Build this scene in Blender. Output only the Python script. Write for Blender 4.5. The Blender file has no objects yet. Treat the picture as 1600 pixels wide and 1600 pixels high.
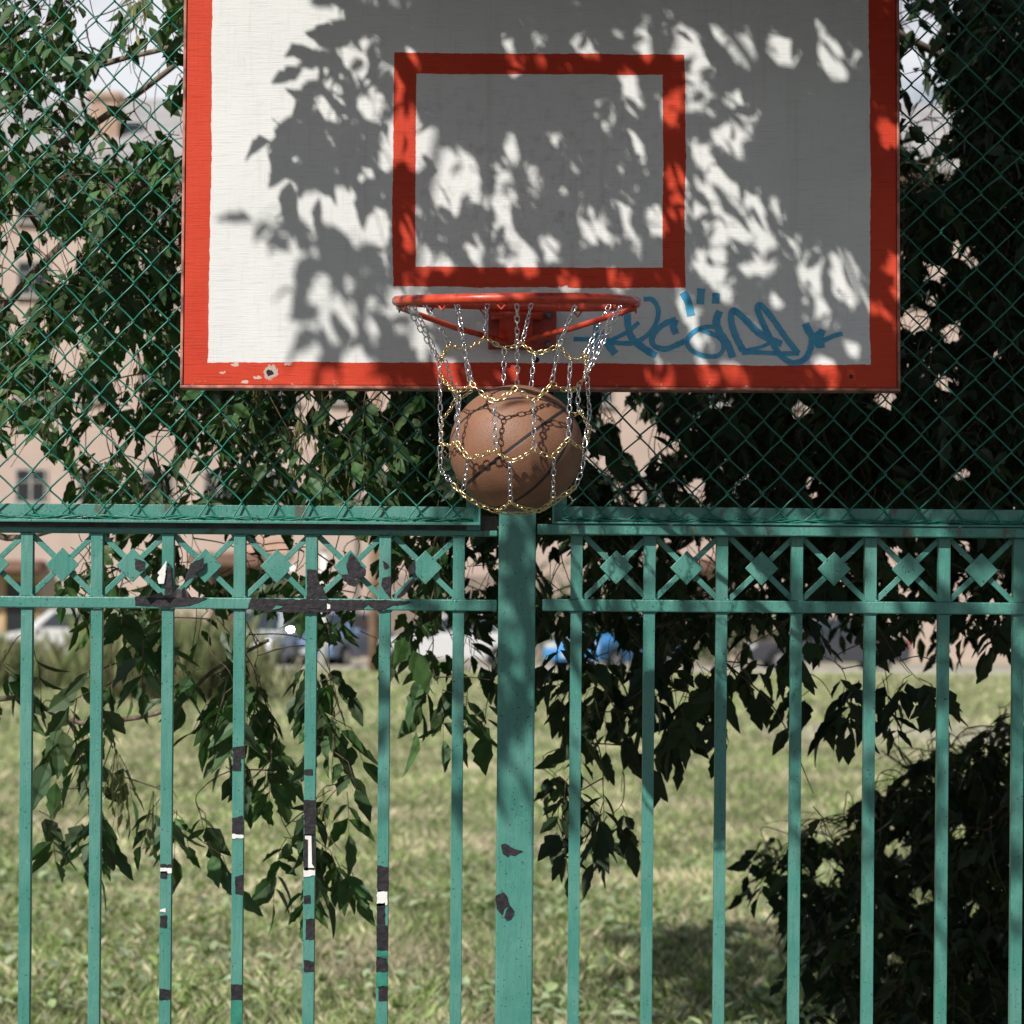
import bpy, math, random
import numpy as np
from mathutils import Vector, Matrix
random.seed(7); rng = np.random.default_rng(11)
SC = bpy.context.scene; COL = SC.collection
F = 4690.0; CZ = 1.65; HY = 950.0; TH = math.radians(0.45)
ct, st = math.cos(TH), math.sin(TH)
AZ, EL = math.radians(34), math.radians(42)
SUN = Vector((-math.sin(AZ)*math.cos(EL), -math.cos(AZ)*math.cos(EL), math.sin(EL)))

def P(px, py, Y):
    """measured photo position at distance Y -> world point"""
    a, b = px-800, HY-py
    return Vector(((a*ct-b*st)*Y/F, Y, CZ+(a*st+b*ct)*Y/F))
def proj(p):
    if p[1] < 0.3: return None
    a, b = p[0]*F/p[1], (p[2]-CZ)*F/p[1]
    return 800+a*ct+b*st, HY-(-a*st+b*ct)
def rv(a, b): return random.uniform(a, b)
def rdir():
    v = Vector((random.gauss(0,1), random.gauss(0,1), random.gauss(0,1)))
    return v.normalized()

# ------------------------------------------------------------------ objects
def tag(o, label=None, cat=None, group=None, kind=None):
    if label: o['label'] = label
    if cat: o['category'] = cat
    if group: o['group'] = group
    if kind: o['kind'] = kind
    return o
def thing(name, loc, label, cat, group=None):
    o = bpy.data.objects.new(name, None); COL.objects.link(o)
    o.location = loc; o.empty_display_size = 0.1
    return tag(o, label, cat, group)
class MB:
    def __init__(s): s.v=[]; s.f=[]; s.c=[]; s.m=[]
    def add(s, vs, fs, col=None, mi=0):
        b=len(s.v); s.v += [tuple(v) for v in vs]
        for f in fs: s.f.append(tuple(i+b for i in f)); s.m.append(mi)
        s.c += [col or (1,1,1)]*len(vs)
    def box(s, x0,x1,y0,y1,z0,z1, mi=0):
        s.add([(x0,y0,z0),(x1,y0,z0),(x1,y1,z0),(x0,y1,z0),(x0,y0,z1),(x1,y0,z1),(x1,y1,z1),(x0,y1,z1)],
              [(0,3,2,1),(4,5,6,7),(0,1,5,4),(1,2,6,5),(2,3,7,6),(3,0,4,7)], mi=mi)
    def tube(s, pts, r, n=6, closed=False, caps=True, mi=0, col=None):
        pts=[Vector(p) for p in pts]; k=len(pts)
        rs = r if isinstance(r,(list,tuple)) else [r]*k
        vs=[]; prev=None
        for i,p in enumerate(pts):
            if closed: t=(pts[(i+1)%k]-pts[i-1])
            else: t=pts[min(i+1,k-1)]-pts[max(i-1,0)]
            t.normalize()
            if prev is None:
                a=Vector((0,0,1)) if abs(t.z)<0.9 else Vector((1,0,0))
                u=t.cross(a).normalized()
            else:
                u=(prev-t*prev.dot(t)).normalized()
            prev=u; w=t.cross(u)
            for j in range(n):
                a=2*math.pi*j/n
                vs.append(p+(u*math.cos(a)+w*math.sin(a))*rs[i])
        fs=[]
        for i in range(k if closed else k-1):
            for j in range(n):
                a=i*n+j; b=i*n+(j+1)%n; c=((i+1)%k)*n+(j+1)%n; d=((i+1)%k)*n+j
                fs.append((a,b,c,d))
        if caps and not closed:
            fs.append(tuple(range(n))[::-1]); fs.append(tuple((k-1)*n+j for j in range(n)))
        s.add(vs,fs,col,mi)
    def build(s, name, mat, parent=None, smooth=False, bevel=0, loc=None, world=True, seg=2):
        me=bpy.data.meshes.new(name)
        vs=s.v
        if parent is not None and world:
            o_=parent_world(parent); vs=[(v[0]-o_.x,v[1]-o_.y,v[2]-o_.z) for v in vs]
        me.from_pydata(vs,[],s.f)
        for m in (mat if isinstance(mat,(list,tuple)) else [mat]): me.materials.append(m)
        me.polygons.foreach_set('material_index', s.m)
        if smooth: me.polygons.foreach_set('use_smooth',[True]*len(s.f))
        ca=me.color_attributes.new('tint','FLOAT_COLOR','POINT')
        ca.data.foreach_set('color', np.hstack([np.array(s.c,dtype=np.float32).reshape(-1,3),np.ones((len(s.c),1),np.float32)]).ravel())
        me.update()
        o=bpy.data.objects.new(name,me); COL.objects.link(o)
        if parent: o.parent=parent
        if loc is not None: o.location=loc
        if bevel:
            b=o.modifiers.new('bevel','BEVEL'); b.width=bevel; b.segments=seg; b.limit_method='ANGLE'; b.angle_limit=math.radians(40)
        return o
def parent_world(o):
    p=Vector(o.location); q=o.parent
    while q: p=p+Vector(q.location); q=q.parent
    return p
def mesh_np(name, V, Fc, mat, cols=None):
    me=bpy.data.meshes.new(name); n=len(V); k=len(Fc); w=Fc.shape[1]
    me.vertices.add(n); me.vertices.foreach_set('co',V.astype(np.float32).ravel())
    me.loops.add(k*w); me.loops.foreach_set('vertex_index',Fc.astype(np.int32).ravel())
    me.polygons.add(k); me.polygons.foreach_set('loop_start',np.arange(0,k*w,w,dtype=np.int32))
    me.materials.append(mat)
    me.update(calc_edges=True); me.validate()
    if cols is not None:
        ca=me.color_attributes.new('tint','FLOAT_COLOR','POINT')
        ca.data.foreach_set('color',np.hstack([cols,np.ones((n,1))]).astype(np.float32).ravel())
    o=bpy.data.objects.new(name,me); COL.objects.link(o); return o

# ------------------------------------------------------------------ material helper
class S:
    def __init__(s,nt,sock): s.nt=nt; s.k=sock
    def _m(s,op,b=None,c=None,clamp=False):
        n=s.nt.nodes.new('ShaderNodeMath'); n.operation=op; n.use_clamp=clamp
        for i,x in enumerate((s,b,c)):
            if x is None: continue
            if isinstance(x,S): s.nt.links.new(x.k,n.inputs[i])
            else: n.inputs[i].default_value=x
        return S(s.nt,n.outputs[0])
    def __add__(s,o): return s._m('ADD',o)
    def __sub__(s,o): return s._m('SUBTRACT',o)
    def __mul__(s,o): return s._m('MULTIPLY',o)
    def __neg__(s): return s._m('MULTIPLY',-1.0)
    def abs(s): return s._m('ABSOLUTE')
    def max(s,o): return s._m('MAXIMUM',o)
    def min(s,o): return s._m('MINIMUM',o)
    def inv(s): return s._m('MULTIPLY',-1.0)._m('ADD',1.0,clamp=True)
    def step(s,lo,hi):
        n=s.nt.nodes.new('ShaderNodeMapRange'); n.interpolation_type='SMOOTHSTEP'
        n.inputs[1].default_value=lo; n.inputs[2].default_value=hi
        s.nt.links.new(s.k,n.inputs[0]); return S(s.nt,n.outputs[0])
class Mat:
    def __init__(s,name,color=(.5,.5,.5),rough=.5,metal=0,spec=None):
        s.m=bpy.data.materials.new(name); s.m.use_nodes=True; s.nt=s.m.node_tree
        s.b=s.nt.nodes['Principled BSDF']; s.out=s.nt.nodes['Material Output']
        s.b.inputs['Base Color'].default_value=(*color,1); s.b.inputs['Roughness'].default_value=rough
        s.b.inputs['Metallic'].default_value=metal
        if spec is not None: s.b.inputs['Specular IOR Level'].default_value=spec
    def node(s,t): return s.nt.nodes.new(t)
    def coord(s,which='Object',scale=(1,1,1),rot=(0,0,0)):
        t=s.node('ShaderNodeTexCoord'); mp=s.node('ShaderNodeMapping')
        mp.inputs['Scale'].default_value=scale; mp.inputs['Rotation'].default_value=rot
        s.nt.links.new(t.outputs[which],mp.inputs[0]); return mp.outputs[0]
    def xyz(s,vec):
        n=s.node('ShaderNodeSeparateXYZ'); s.nt.links.new(vec,n.inputs[0]); return [S(s.nt,n.outputs[i]) for i in range(3)]
    def noise(s,vec,scale,detail=3,rough=.55,dist=0):
        n=s.node('ShaderNodeTexNoise'); n.inputs['Scale'].default_value=scale; n.inputs['Detail'].default_value=detail
        n.inputs['Roughness'].default_value=rough; n.inputs['Distortion'].default_value=dist
        s.nt.links.new(vec,n.inputs['Vector']); return S(s.nt,n.outputs[0])
    def mix(s,fac,a,b,mode='MIX'):
        n=s.node('ShaderNodeMix'); n.data_type='RGBA'; n.blend_type=mode
        for i,x in ((0,fac),(6,a),(7,b)):
            if isinstance(x,S): s.nt.links.new(x.k,n.inputs[i])
            elif isinstance(x,bpy.types.NodeSocket): s.nt.links.new(x,n.inputs[i])
            elif i==0: n.inputs[0].default_value=x
            else: n.inputs[i].default_value=(*x,1)
        return n.outputs[2]
    def base(s,c): s.nt.links.new(c,s.b.inputs['Base Color']); return s
    def rough(s,f): s.nt.links.new(f.k,s.b.inputs['Roughness']); return s
    def bump(s,h,strength=.3,dist=.001):
        n=s.node('ShaderNodeBump'); n.inputs['Strength'].default_value=strength; n.inputs['Distance'].default_value=dist
        s.nt.links.new(h.k,n.inputs['Height']); s.nt.links.new(n.outputs[0],s.b.inputs['Normal']); return s
    def tint(s):
        n=s.node('ShaderNodeAttribute'); n.attribute_name='tint'; return n.outputs['Color']

RED=(.62,.065,.027); WHITE=(.80,.80,.765); GREEN=(.066,.245,.198)
M={}
def mat_green(name,chip=.0,col=GREEN):
    m=Mat(name,col,.42); v=m.coord('Object'); vs=m.coord('Object',(1,1,.10))
    n1=m.noise(v,9,4); n2=m.noise(vs,150,3,.6); n3=m.noise(v,300,2,.6); n4=m.noise(v,30,5,.7); dr=m.noise(m.coord('Object',(1,1,.22)),55,2)
    c=m.mix(n1.step(.3,.75),(col[0]*.78,col[1]*.88,col[2]*.88),(col[0]*1.35,col[1]*1.06,col[2]*1.08))
    c=m.mix(n2.step(.46,.75)*.38,c,(col[0]*.5,col[1]*.68,col[2]*.70))
    c=m.mix(n4.step(.56,.78)*.42,c,(.10,.20,.155))
    c=m.mix(m.noise(v,75,3,.6).step(.64,.72)*.45,c,(.13,.34,.27))
    pin=m.noise(v,210,1).step(.715,.74)
    c=m.mix(pin*.85,c,(.012,.035,.028))
    ch=m.noise(v,46,5,.7).step(.715,.725)
    c=m.mix(ch*(.55+chip),c,(.085,.045,.028))
    if chip: c=m.mix(m.noise(m.coord('Object',(1,1,.5)),24,4,.6).step(.60,.68)*.7,c,(.10,.052,.035)); c=m.mix(m.noise(v,46,5,.7).step(.685,.715)*.3,c,(.16,.16,.10))
    m.base(c); m.rough(n1.step(.2,.9)*.25+.30+pin*.3)
    m.bump(n2*.9+n3*.7+n1*2.4+dr*1.6-pin*1.5-ch*1.2,.75,.0013); return m.m
M['green']=mat_green('green_fence_paint')
M['green_worn']=mat_green('worn_green_paint',.6)
M['wire']=Mat('green_wire_coating',(.011,.145,.10),.36).m
def mat_plain(name,col,rough=.6,var=.25,scale=20,metal=0,bump=.2,bd=.002):
    m=Mat(name,col,rough,metal); v=m.coord('Object'); n=m.noise(v,scale,4)
    m.base(m.mix(n.step(.3,.7),tuple(c*(1-var) for c in col),tuple(min(1,c*(1+var)) for c in col)))
    if bump: m.bump(n,bump,bd)
    return m.m
M['black_tape']=mat_plain('black_plastic_wrap',(.013,.010,.014),.55,.6,90,0,.6,.003)
M['white_paper']=mat_plain('white_sticker_backing',(.72,.71,.68),.7,.08,60)
M['dkgreen']=mat_plain('dark_green_patch',(.03,.19,.135),.4,.2,60)
M['bark']=mat_plain('grey_brown_bark',(.16,.125,.09),.85,.45,40,0,.8,.004)
M['twig']=mat_plain('brown_twig_bark',(.085,.055,.035),.8,.3,60)
M['red_paint']=None
def mat_red_metal():
    m=Mat('red_rim_paint',RED,.3); v=m.coord('Object'); n=m.noise(v,40,4); w=m.noise(v,14,4,.65)
    c=m.mix(n.step(.3,.7),(.42,.034,.015),(.58,.062,.025))
    c=m.mix(w.step(.68,.72)*.7,c,(.16,.06,.04))
    x,y,z=m.xyz(v)
    bare=(x*-1.0+n*.02).step(.238,.245)
    c=m.mix(bare,c,(.33,.31,.28))
    m.base(c); m.rough(n.step(.3,.8)*.3+.22); m.bump(n,.3,.001); return m.m
M['red_metal']=mat_red_metal()
M['dark_red']=mat_plain('dull_red_steel',(.33,.035,.02),.5,.3,30)
M['steel']=mat_plain('dark_galvanised_steel',(.12,.115,.11),.5,.3,40,.6)
M['silver']=Mat('silver_chain_metal',(.78,.78,.80),.22,1.0).m
M['gold']=Mat('gold_chain_metal',(.80,.64,.34),.30,1.0).m

# ------------------------------------------------------------------ camera, light, world
cam=bpy.data.cameras.new('camera'); co=bpy.data.objects.new('camera',cam); COL.objects.link(co); SC.camera=co
cam.sensor_width=36; cam.lens=F/1600*36; cam.clip_end=3000; cam.clip_start=.05
cam.shift_y=(HY-800)/1600
co.matrix_world=Matrix.Translation((0,0,CZ))@Matrix.Rotation(math.radians(90),4,'X')@Matrix.Rotation(TH,4,'Z')
cam.dof.use_dof=True; cam.dof.focus_distance=6.08; cam.dof.aperture_fstop=cam.lens/16.5; cam.dof.aperture_blades=9
sl=bpy.data.lights.new('sun','SUN'); sl.energy=5.0; sl.angle=math.radians(.53); sl.color=(1,.96,.90)
so=bpy.data.objects.new('sun',sl); COL.objects.link(so); so.rotation_euler=SUN.to_track_quat('Z','Y').to_euler()
w=bpy.data.worlds.new('World'); SC.world=w; w.use_nodes=True; nt=w.node_tree
bg=nt.nodes['Background']; sky=nt.nodes.new('ShaderNodeTexSky'); sky.sky_type='NISHITA'; sky.sun_disc=False
sky.sun_elevation=EL; sky.sun_rotation=math.atan2(SUN.x,SUN.y); sky.air_density=1.1; sky.dust_density=1.2
tc=nt.nodes.new('ShaderNodeTexCoord'); mp=nt.nodes.new('ShaderNodeMapping'); mp.inputs['Scale'].default_value=(1,1,2.6); mp.inputs['Location'].default_value=(.35,0,.1)
nz=nt.nodes.new('ShaderNodeTexNoise'); nz.inputs['Scale'].default_value=4.5; nz.inputs['Detail'].default_value=7; nz.inputs['Roughness'].default_value=.55
mr=nt.nodes.new('ShaderNodeMapRange'); mr.interpolation_type='SMOOTHSTEP'; mr.inputs[1].default_value=.42; mr.inputs[2].default_value=.60
mx=nt.nodes.new('ShaderNodeMix'); mx.data_type='RGBA'; mx.inputs[7].default_value=(18,18.4,19.4,1)
nt.links.new(tc.outputs['Generated'],mp.inputs[0]); nt.links.new(mp.outputs[0],nz.inputs['Vector']); nt.links.new(nz.outputs[0],mr.inputs[0])
sx_=nt.nodes.new('ShaderNodeSeparateXYZ'); nt.links.new(tc.outputs['Generated'],sx_.inputs[0])
m2=nt.nodes.new('ShaderNodeMapRange'); m2.interpolation_type='SMOOTHSTEP'; m2.inputs[1].default_value=.42; m2.inputs[2].default_value=.22; nt.links.new(sx_.outputs[2],m2.inputs[0])
mu=nt.nodes.new('ShaderNodeMath'); mu.operation='MULTIPLY'; nt.links.new(mr.outputs[0],mu.inputs[0]); nt.links.new(m2.outputs[0],mu.inputs[1]); nt.links.new(mu.outputs[0],mx.inputs[0]); nt.links.new(sky.outputs[0],mx.inputs[6]); nt.links.new(mx.outputs[2],bg.inputs[0])
bg.inputs[1].default_value=.042
vs_=SC.view_settings; vs_.view_transform='Standard'; vs_.look='None'; vs_.gamma=1; vs_.use_curve_mapping=False; vs_.exposure=.17
SC.cycles.use_denoising=True; SC.cycles.max_bounces=6; SC.cycles.transparent_max_bounces=8

# ------------------------------------------------------------------ the hoop
YB=6.0; SB=YB/F
bo=P(844,608,YB); bo.z=P(844,608,YB).z
hoop=thing('basketball_hoop',bo,'basketball hoop with white and red wooden backboard, orange red rim and blue graffiti tag','basketball hoop')
def L(px,py): return ((px-844)*SB,(608-py)*SB)    # backboard local metres
def mat_board():
    m=Mat('painted_plywood',WHITE,.5,spec=.2); v=m.coord('Object'); x,y,z=m.xyz(v)
    lo=m.noise(v,3.5,3); hi=m.noise(v,70,3); wob=(lo-.5)*.014+(hi-.5)*.0045
    def rect(px0,py0,px1,py1,wb):
        x0,z1=L(px0,py0); x1,z0=L(px1,py1)
        dx=(x-(x0+x1)/2+wb).abs()-(x1-x0)/2; dz=(z-(z0+z1)/2+wb).abs()-(z1-z0)/2
        return dx.max(dz)
    e=.0007
    field=rect(325.5,-192,1360,567.5,wob)
    ro=rect(612,77,1070,448,wob); ri=rect(648,110,1035,416,wob*.8)
    red=field.step(-e,e).max(ro.step(-e,e).inv()*ri.step(-e,e))
    grain=m.noise(m.coord('Object',(.05,1,1)),330,4,.6); brush=m.noise(m.coord('Object',(1,1,.06),(0,.35,0)),130,3,.6)
    big=m.noise(v,2.4,5,.6); fine=m.noise(v,36,5,.7)
    wc=m.mix(big.step(.3,.75),(.61,.622,.607),(.69,.695,.675))
    wc=m.mix(grain.step(.52,.72)*.42,wc,(.40,.40,.385))
    wc=m.mix(brush.step(.55,.72)*.26,wc,(.47,.47,.455))
    # grey scuffs from years of balls, heaviest inside the target
    sx,sz=L(840,300)
    near=((x-sx).abs()*1.6).max((z-sz).abs()*2.2).step(.1,.75).inv()
    wc=m.mix(fine.step(.48,.72)*near*.5,wc,(.33,.325,.31))
    st_n=m.noise(m.coord('Object',(1,1,.05)),26,4,.65)
    wc=m.mix(st_n.step(.56,.74)*.28,wc,(.40,.385,.36))
    wc=m.mix(m.noise(v,7,5,.7).step(.60,.78)*.30,wc,(.38,.37,.355))
    rc=m.mix(big.step(.3,.7),(.46,.036,.014),(.58,.056,.022))
    rc=m.mix(grain.step(.52,.70)*.5,rc,(.25,.018,.011)); rc=m.mix(fine.step(.55,.75)*.4,rc,(.30,.035,.02))
    c=m.mix(red,wc,rc)
    # bare chips along the lower edge, and the hole at lower left
    low=z.step(.001,.022).inv(); chip=m.noise(v,55,4,.7).step(.62,.65)*low
    hx,hz=L(422,584)
    def blob(cx,cz,ax,az,r0,r1,amp=.016):
        d=(((x-cx)*ax)*((x-cx)*ax)+((z-cz)*az)*((z-cz)*az))._m('SQRT')+(m.noise(v,85,4,.7)-.5)*amp
        return d.step(r0,r1).inv()
    c=m.mix(chip,c,(.42,.36,.30))
    c=m.mix(blob(hx,hz,1,.8,.012,.0135,.024),c,(.42,.35,.29))
    for qx,qy,qr in ((366,572,.006),(402,592,.005),(383,599,.005),(346,584,.003),(450,570,.004)):
        a,b=L(qx,qy); c=m.mix(blob(a,b,.45,1,qr*.6,qr*.6+.0008,.014),c,(.50,.42,.35))
    c=m.mix(blob(hx+.0015,hz,1,1.1,.0065,.0075,.02),c,(.015,.011,.01))
    a,b=L(838,562); c=m.mix(blob(a,b,1,1,.0055,.0065,.002),c,(.02,.02,.02))
    a,b=L(882,455); c=m.mix(blob(a,b,.55,1,.010,.0115,.022),c,(.66,.66,.65))
    a,b=L(1330,586); c=m.mix(blob(a,b,1,1,.004,.005,.002),c,(.06,.02,.02))
    pk=m.noise(v,150,2).step(.76,.79); c=m.mix(pk*.5,c,(.25,.22,.2))
    m.base(c); m.rough(big.step(.2,.8)*.2+.42); m.bump(grain*1.3+brush*.7+fine*.8,.5,.0011); return m.m
M['board']=mat_board()
TILT=(math.radians(-3.2),math.radians(-.2),0)
x0,z1=L(286,-232); x1,z0=L(1402,604)
b=MB(); b.box(x0,x1,0,.03,z0,z1)
board=b.build('backboard',M['board'],hoop,world=False,bevel=.0025); board.rotation_euler=TILT
# steel angle round the edge: proud lip at the bottom and sides
b=MB()
b.box(x0-.006,x1+.006,-.0035,.034,z0-.0065,z0-.0002)
b.box(x0-.006,x0-.0003,-.0035,.034,z0,z1); b.box(x1+.0003,x1+.006,-.0035,.034,z0,z1)
b.build('edge_trim',mat_plain('worn_lit_red_edge',(.34,.13,.095),.55,.6,30),board,world=False,bevel=.0015)  # worn red made paler: the sunlit lip is put into the colour
# wooden battens behind
for bx in (-.45,.45):
    b=MB(); b.box(bx-.03,bx+.03,.031,.065,z0+.03,z1-.03); b.build('back_batten',M['steel'],board,world=False,bevel=.003)
# graffiti: one marker tag
G=[([(120,330),(180,331),(240,328)],20),([(242,240),(237,300),(228,375)],28),([(228,372),(300,342),(400,292),(460,240)],18),
([(338,408),(310,370),(284,330),(262,300)],34),([(400,195),(405,270),(430,330),(490,380),(550,415)],31),
([(485,120),(530,122),(560,170),(553,235),(512,300),(450,343),(390,352),(310,345)],21),
([(655,225),(600,245),(550,285),(527,330),(545,368),(600,380),(660,358),(700,338)],25),([(652,225),(640,262),(655,302)],30),
([(690,82),(715,130),(732,205)],34),([(785,62),(780,145)],34),([(862,85),(860,142)],32),
([(890,272),(830,262),(760,280),(712,330),(728,380),(800,415),(872,414),(902,370),(880,320),(820,292),(768,274)],20),
([(882,180),(864,230),(880,290),(920,350),(950,424)],33),
([(1003,388),(960,300),(940,220),(955,178),(1010,220),(1080,290),(1150,330),(1205,352)],30),
([(995,400),(1080,396),(1190,402),(1295,400)],20),([(1000,390),(1100,366),(1162,335)],16),
([(1290,402),(1220,310),(1150,210),(1097,150),(1078,160),(1085,192),(1110,250),(1150,330),(1182,390),(1230,438),(1280,450),(1330,425),(1355,372),(1360,330)],26),
([(1328,243),(1350,290),(1402,362)],33),([(1418,275),(1404,320),(1412,372)],31),([(1350,330),(1382,305),(1412,282)],22),([(1408,342),(1470,310),(1522,296)],20)]
def spline(pts,n=8):
    out=[]; k=len(pts); pts=[Vector(p) for p in pts]
    for i in range(k-1):
        p0=pts[max(i-1,0)];p1=pts[i];p2=pts[i+1];p3=pts[min(i+2,k-1)]
        for j in range(n):
            t=j/n; out.append(.5*((2*p1)+(p2-p0)*t+(2*p0-5*p1+4*p2-p3)*t*t+(3*p1-p0-3*p2+p3)*t**3))
    out.append(pts[-1]); return out
b=MB()
for si,(pts,wd) in enumerate(G):
    q=spline([(*L(860+x*.3,430+y*.3),) for x,y in pts],7); q=[Vector((a[0],a[1])) for a in q]
    hw=wd*.37*SB*.5; yy=-.0006-si*.00005; vs=[]; fs=[]
    for i,p in enumerate(q):
        t=(q[min(i+1,len(q)-1)]-q[max(i-1,0)]).normalized(); nrm=Vector((-t.y,t.x)); e=hw*rv(.9,1.07)
        vs += [(p.x+nrm.x*e,yy,p.y+nrm.y*e),(p.x-nrm.x*e,yy,p.y-nrm.y*e)]
        if i: fs.append((2*i-2,2*i-1,2*i+1,2*i))
    b.add(vs,fs)
def mat_graf():
    m=Mat('blue_marker_ink',(.012,.19,.36),.4); v=m.coord('Object'); n=m.noise(v,45,4,.6); g=m.noise(m.coord('Object',(.06,1,1)),300,3)
    m.base(m.mix(n.step(.3,.7),(.014,.25,.46),(.07,.40,.60)))
    tr=m.node('ShaderNodeBsdfTransparent'); mxs=m.node('ShaderNodeMixShader')
    fac=(n.step(.42,.8)*.35+g.step(.55,.75)*.3+.06)
    m.nt.links.new(fac.k,mxs.inputs[0]); m.nt.links.new(m.b.outputs[0],mxs.inputs[1]); m.nt.links.new(tr.outputs[0],mxs.inputs[2]); m.nt.links.new(mxs.outputs[0],m.out.inputs[0]); return m.m
b.build('graffiti',mat_graf(),board,world=False)

# rim (a little bent down at the front), plate, braces, hooks
RC=P(807,472,5.655); RR=.2255
rim=MB(); droop=math.radians(4.0); pts=[]
def rimpt(a,r=RR,dz=0):
    x=r*math.sin(a); y=-r*math.cos(a)
    return Vector((RC.x+x, RC.y+y*math.cos(droop), RC.z+y*math.sin(droop)+dz+.002*math.sin(2*a)))
rim.tube([rimpt(2*math.pi*i/72) for i in range(72)],0.0097,12,closed=True)
rim.box(RC.x-.05,RC.x+.05,RC.y+RR-.004,YB-.002,RC.z-.004,RC.z+.006)
rim_o=rim.build('rim',M['red_metal'],hoop,smooth=True)
rim_o.location=Vector((0,0,0)); 
# shift mesh origin so object coords centre on the rim
off=RC-bo; rim_o.data.transform(Matrix.Translation(-off)); rim_o.location=off
pl0=P(763,482,5.985); pl1=P(869,547,5.985)
b=MB(); b.box(pl0.x,pl1.x,5.975,5.991,pl1.z,pl0.z+.004); b.build('mounting_plate',M['dark_red'],hoop,bevel=.002)
b=MB(); cxx=(pl0.x+pl1.x)/2
b.add([(cxx-.045,5.974,pl0.z),(cxx+.02,5.974,pl0.z),(cxx+.02,5.974,pl1.z+.004),(cxx-.045,5.974,pl1.z+.004),
       (cxx-.045,5.90,pl0.z),(cxx+.02,5.90,pl0.z)],[(0,3,2,1),(0,1,5,4),(3,4,5,2),(0,4,3),(1,2,5)])
b.build('gusset',M['red_metal'],hoop,bevel=.001)
for sgn,ang in ((-1,-math.radians(78)),(1,math.radians(78))):
    b=MB(); a_=rimpt(ang,RR,-.012); e_=P(800+sgn*10,534,5.955)
    b.tube([a_,a_.lerp(e_,.5)+Vector((0,0,-.004)),e_,e_+Vector((0,.022,-.004))],.0058,8)
    b.build('brace',M['red_metal'],hoop,smooth=True)
for bx,by in ((775,492),(857,492),(775,538),(857,538)):
    p=P(bx,by,5.972); b=MB(); b.tube([p,p+Vector((0,-.004,0)),p+Vector((0,-.007,0))],[.008,.008,.005],6); b.build('plate_bolt',M['steel'],hoop)
hooks=[-172,-140,-108,-75,-45,-15,12,45,75,108,140,172]
for a in hooks:
    b=MB(); a=math.radians(a+8); p=[]
    for k in range(7):
        t=k/6; p.append(rimpt(a+(t-.5)*.085,RR,-.009-.011*(1-abs(2*t-1))))
    b.tube(p,.0017,6); b.build('net_hook',M['red_metal'],rim_o,smooth=True)

# ------------------------------------------------------------------ ball and chain net
BC=P(806.5,700.5,5.645); BR=.1235
ball=MB(); nu,nv=64,40
vs=[]; fs=[]
for j in range(nv+1):
    th=math.pi*j/nv
    for i in range(nu):
        ph=2*math.pi*i/nu; vs.append((BR*math.sin(th)*math.cos(ph)*1.02,BR*math.sin(th)*math.sin(ph),BR*math.cos(th)*.965))
for j in range(nv):
    for i in range(nu): fs.append((j*nu+i,(j+1)*nu+i,(j+1)*nu+(i+1)%nu,j*nu+(i+1)%nu))
ball.add(vs,fs)
def mat_ball():
    m=Mat('brown_ball_leather',(.2,.065,.033),.55); v=m.coord('Object'); x,y,z=m.xyz(v)
    s=None
    for (a,b_,c_,d) in ((-.61,0,.79,0),(-.13,.67,.73,.083),(-.69,-.48,.54,-.185),(.45,.75,.48,.55)):
        q=(x*a+y*b_+z*c_-d*BR).abs(); k=q.step(.0024,.0038).inv(); s=k if s is None else s.max(k)
    n=m.noise(v,14,4); vo=m.node('ShaderNodeTexVoronoi'); vo.inputs['Scale'].default_value=420; m.nt.links.new(v,vo.inputs['Vector'])
    pb=S(m.nt,vo.outputs['Distance'])
    c=m.mix(n.step(.3,.72),(.195,.090,.050),(.255,.122,.070))
    c=m.mix(m.noise(v,55,4,.65).step(.52,.75)*.35,c,(.10,.034,.02))
    c=m.mix(s,c,(.022,.017,.016)); m.base(c); m.bump(pb*1.3-s*4.0+n*.4,.4,.0008); return m.m
bt=ball.build('basketball',mat_ball(),None,smooth=True,loc=BC,world=False)
tag(bt,'worn brown basketball dropping through the chain net under the rim','basketball')
SN=5.645/F
RPROF=[(150,178),(300,150),(475,122),(600,119),(930,119),(1080,113),(1155,104),(1240,84),(1275,60),(1310,34)]
def rprof(zy):
    for (a,ra),(b_,rb) in zip(RPROF,RPROF[1:]):
        if zy<=b_: return ra+(rb-ra)*max(0,(zy-a))/(b_-a)
    return RPROF[-1][1]
def npt(zx,zy,side):
    px=580+zx/3.556; py=430+zy/3.556
    R=rprof(zy)*SN; dx=(px-806.5)*SN
    p=P(px,py,5.645+side*math.sqrt(max(R*R-dx*dx,0)))
    d=p-BC
    if d.length<BR+.0055: p=BC+d.normalized()*(BR+.0055)
    return p
def link(mb,c,t,tw,Lk=.0172,W=.0106,r=.0013):
    t=t.normalized(); a=Vector((0,-1,0)); a=(a-t*a.dot(t))
    if a.length<.1: a=Vector((1,0,0))-t*t.x
    a.normalize(); q=t.cross(a); s=(q*math.cos(tw)+a*math.sin(tw)); hl=(Lk-W)/2
    ps=[]
    for k in range(5):
        an=-math.pi/2+math.pi*k/4; ps.append(c+t*(hl+math.cos(an)*(W/2-r))+s*(math.sin(an)*(W/2-r)))
    for k in range(5):
        an=math.pi/2+math.pi*k/4; ps.append(c+t*(-hl+math.cos(an)*(W/2-r))+s*(math.sin(an)*(W/2-r)))
    mb.tube(ps,r,5,closed=True)
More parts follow.
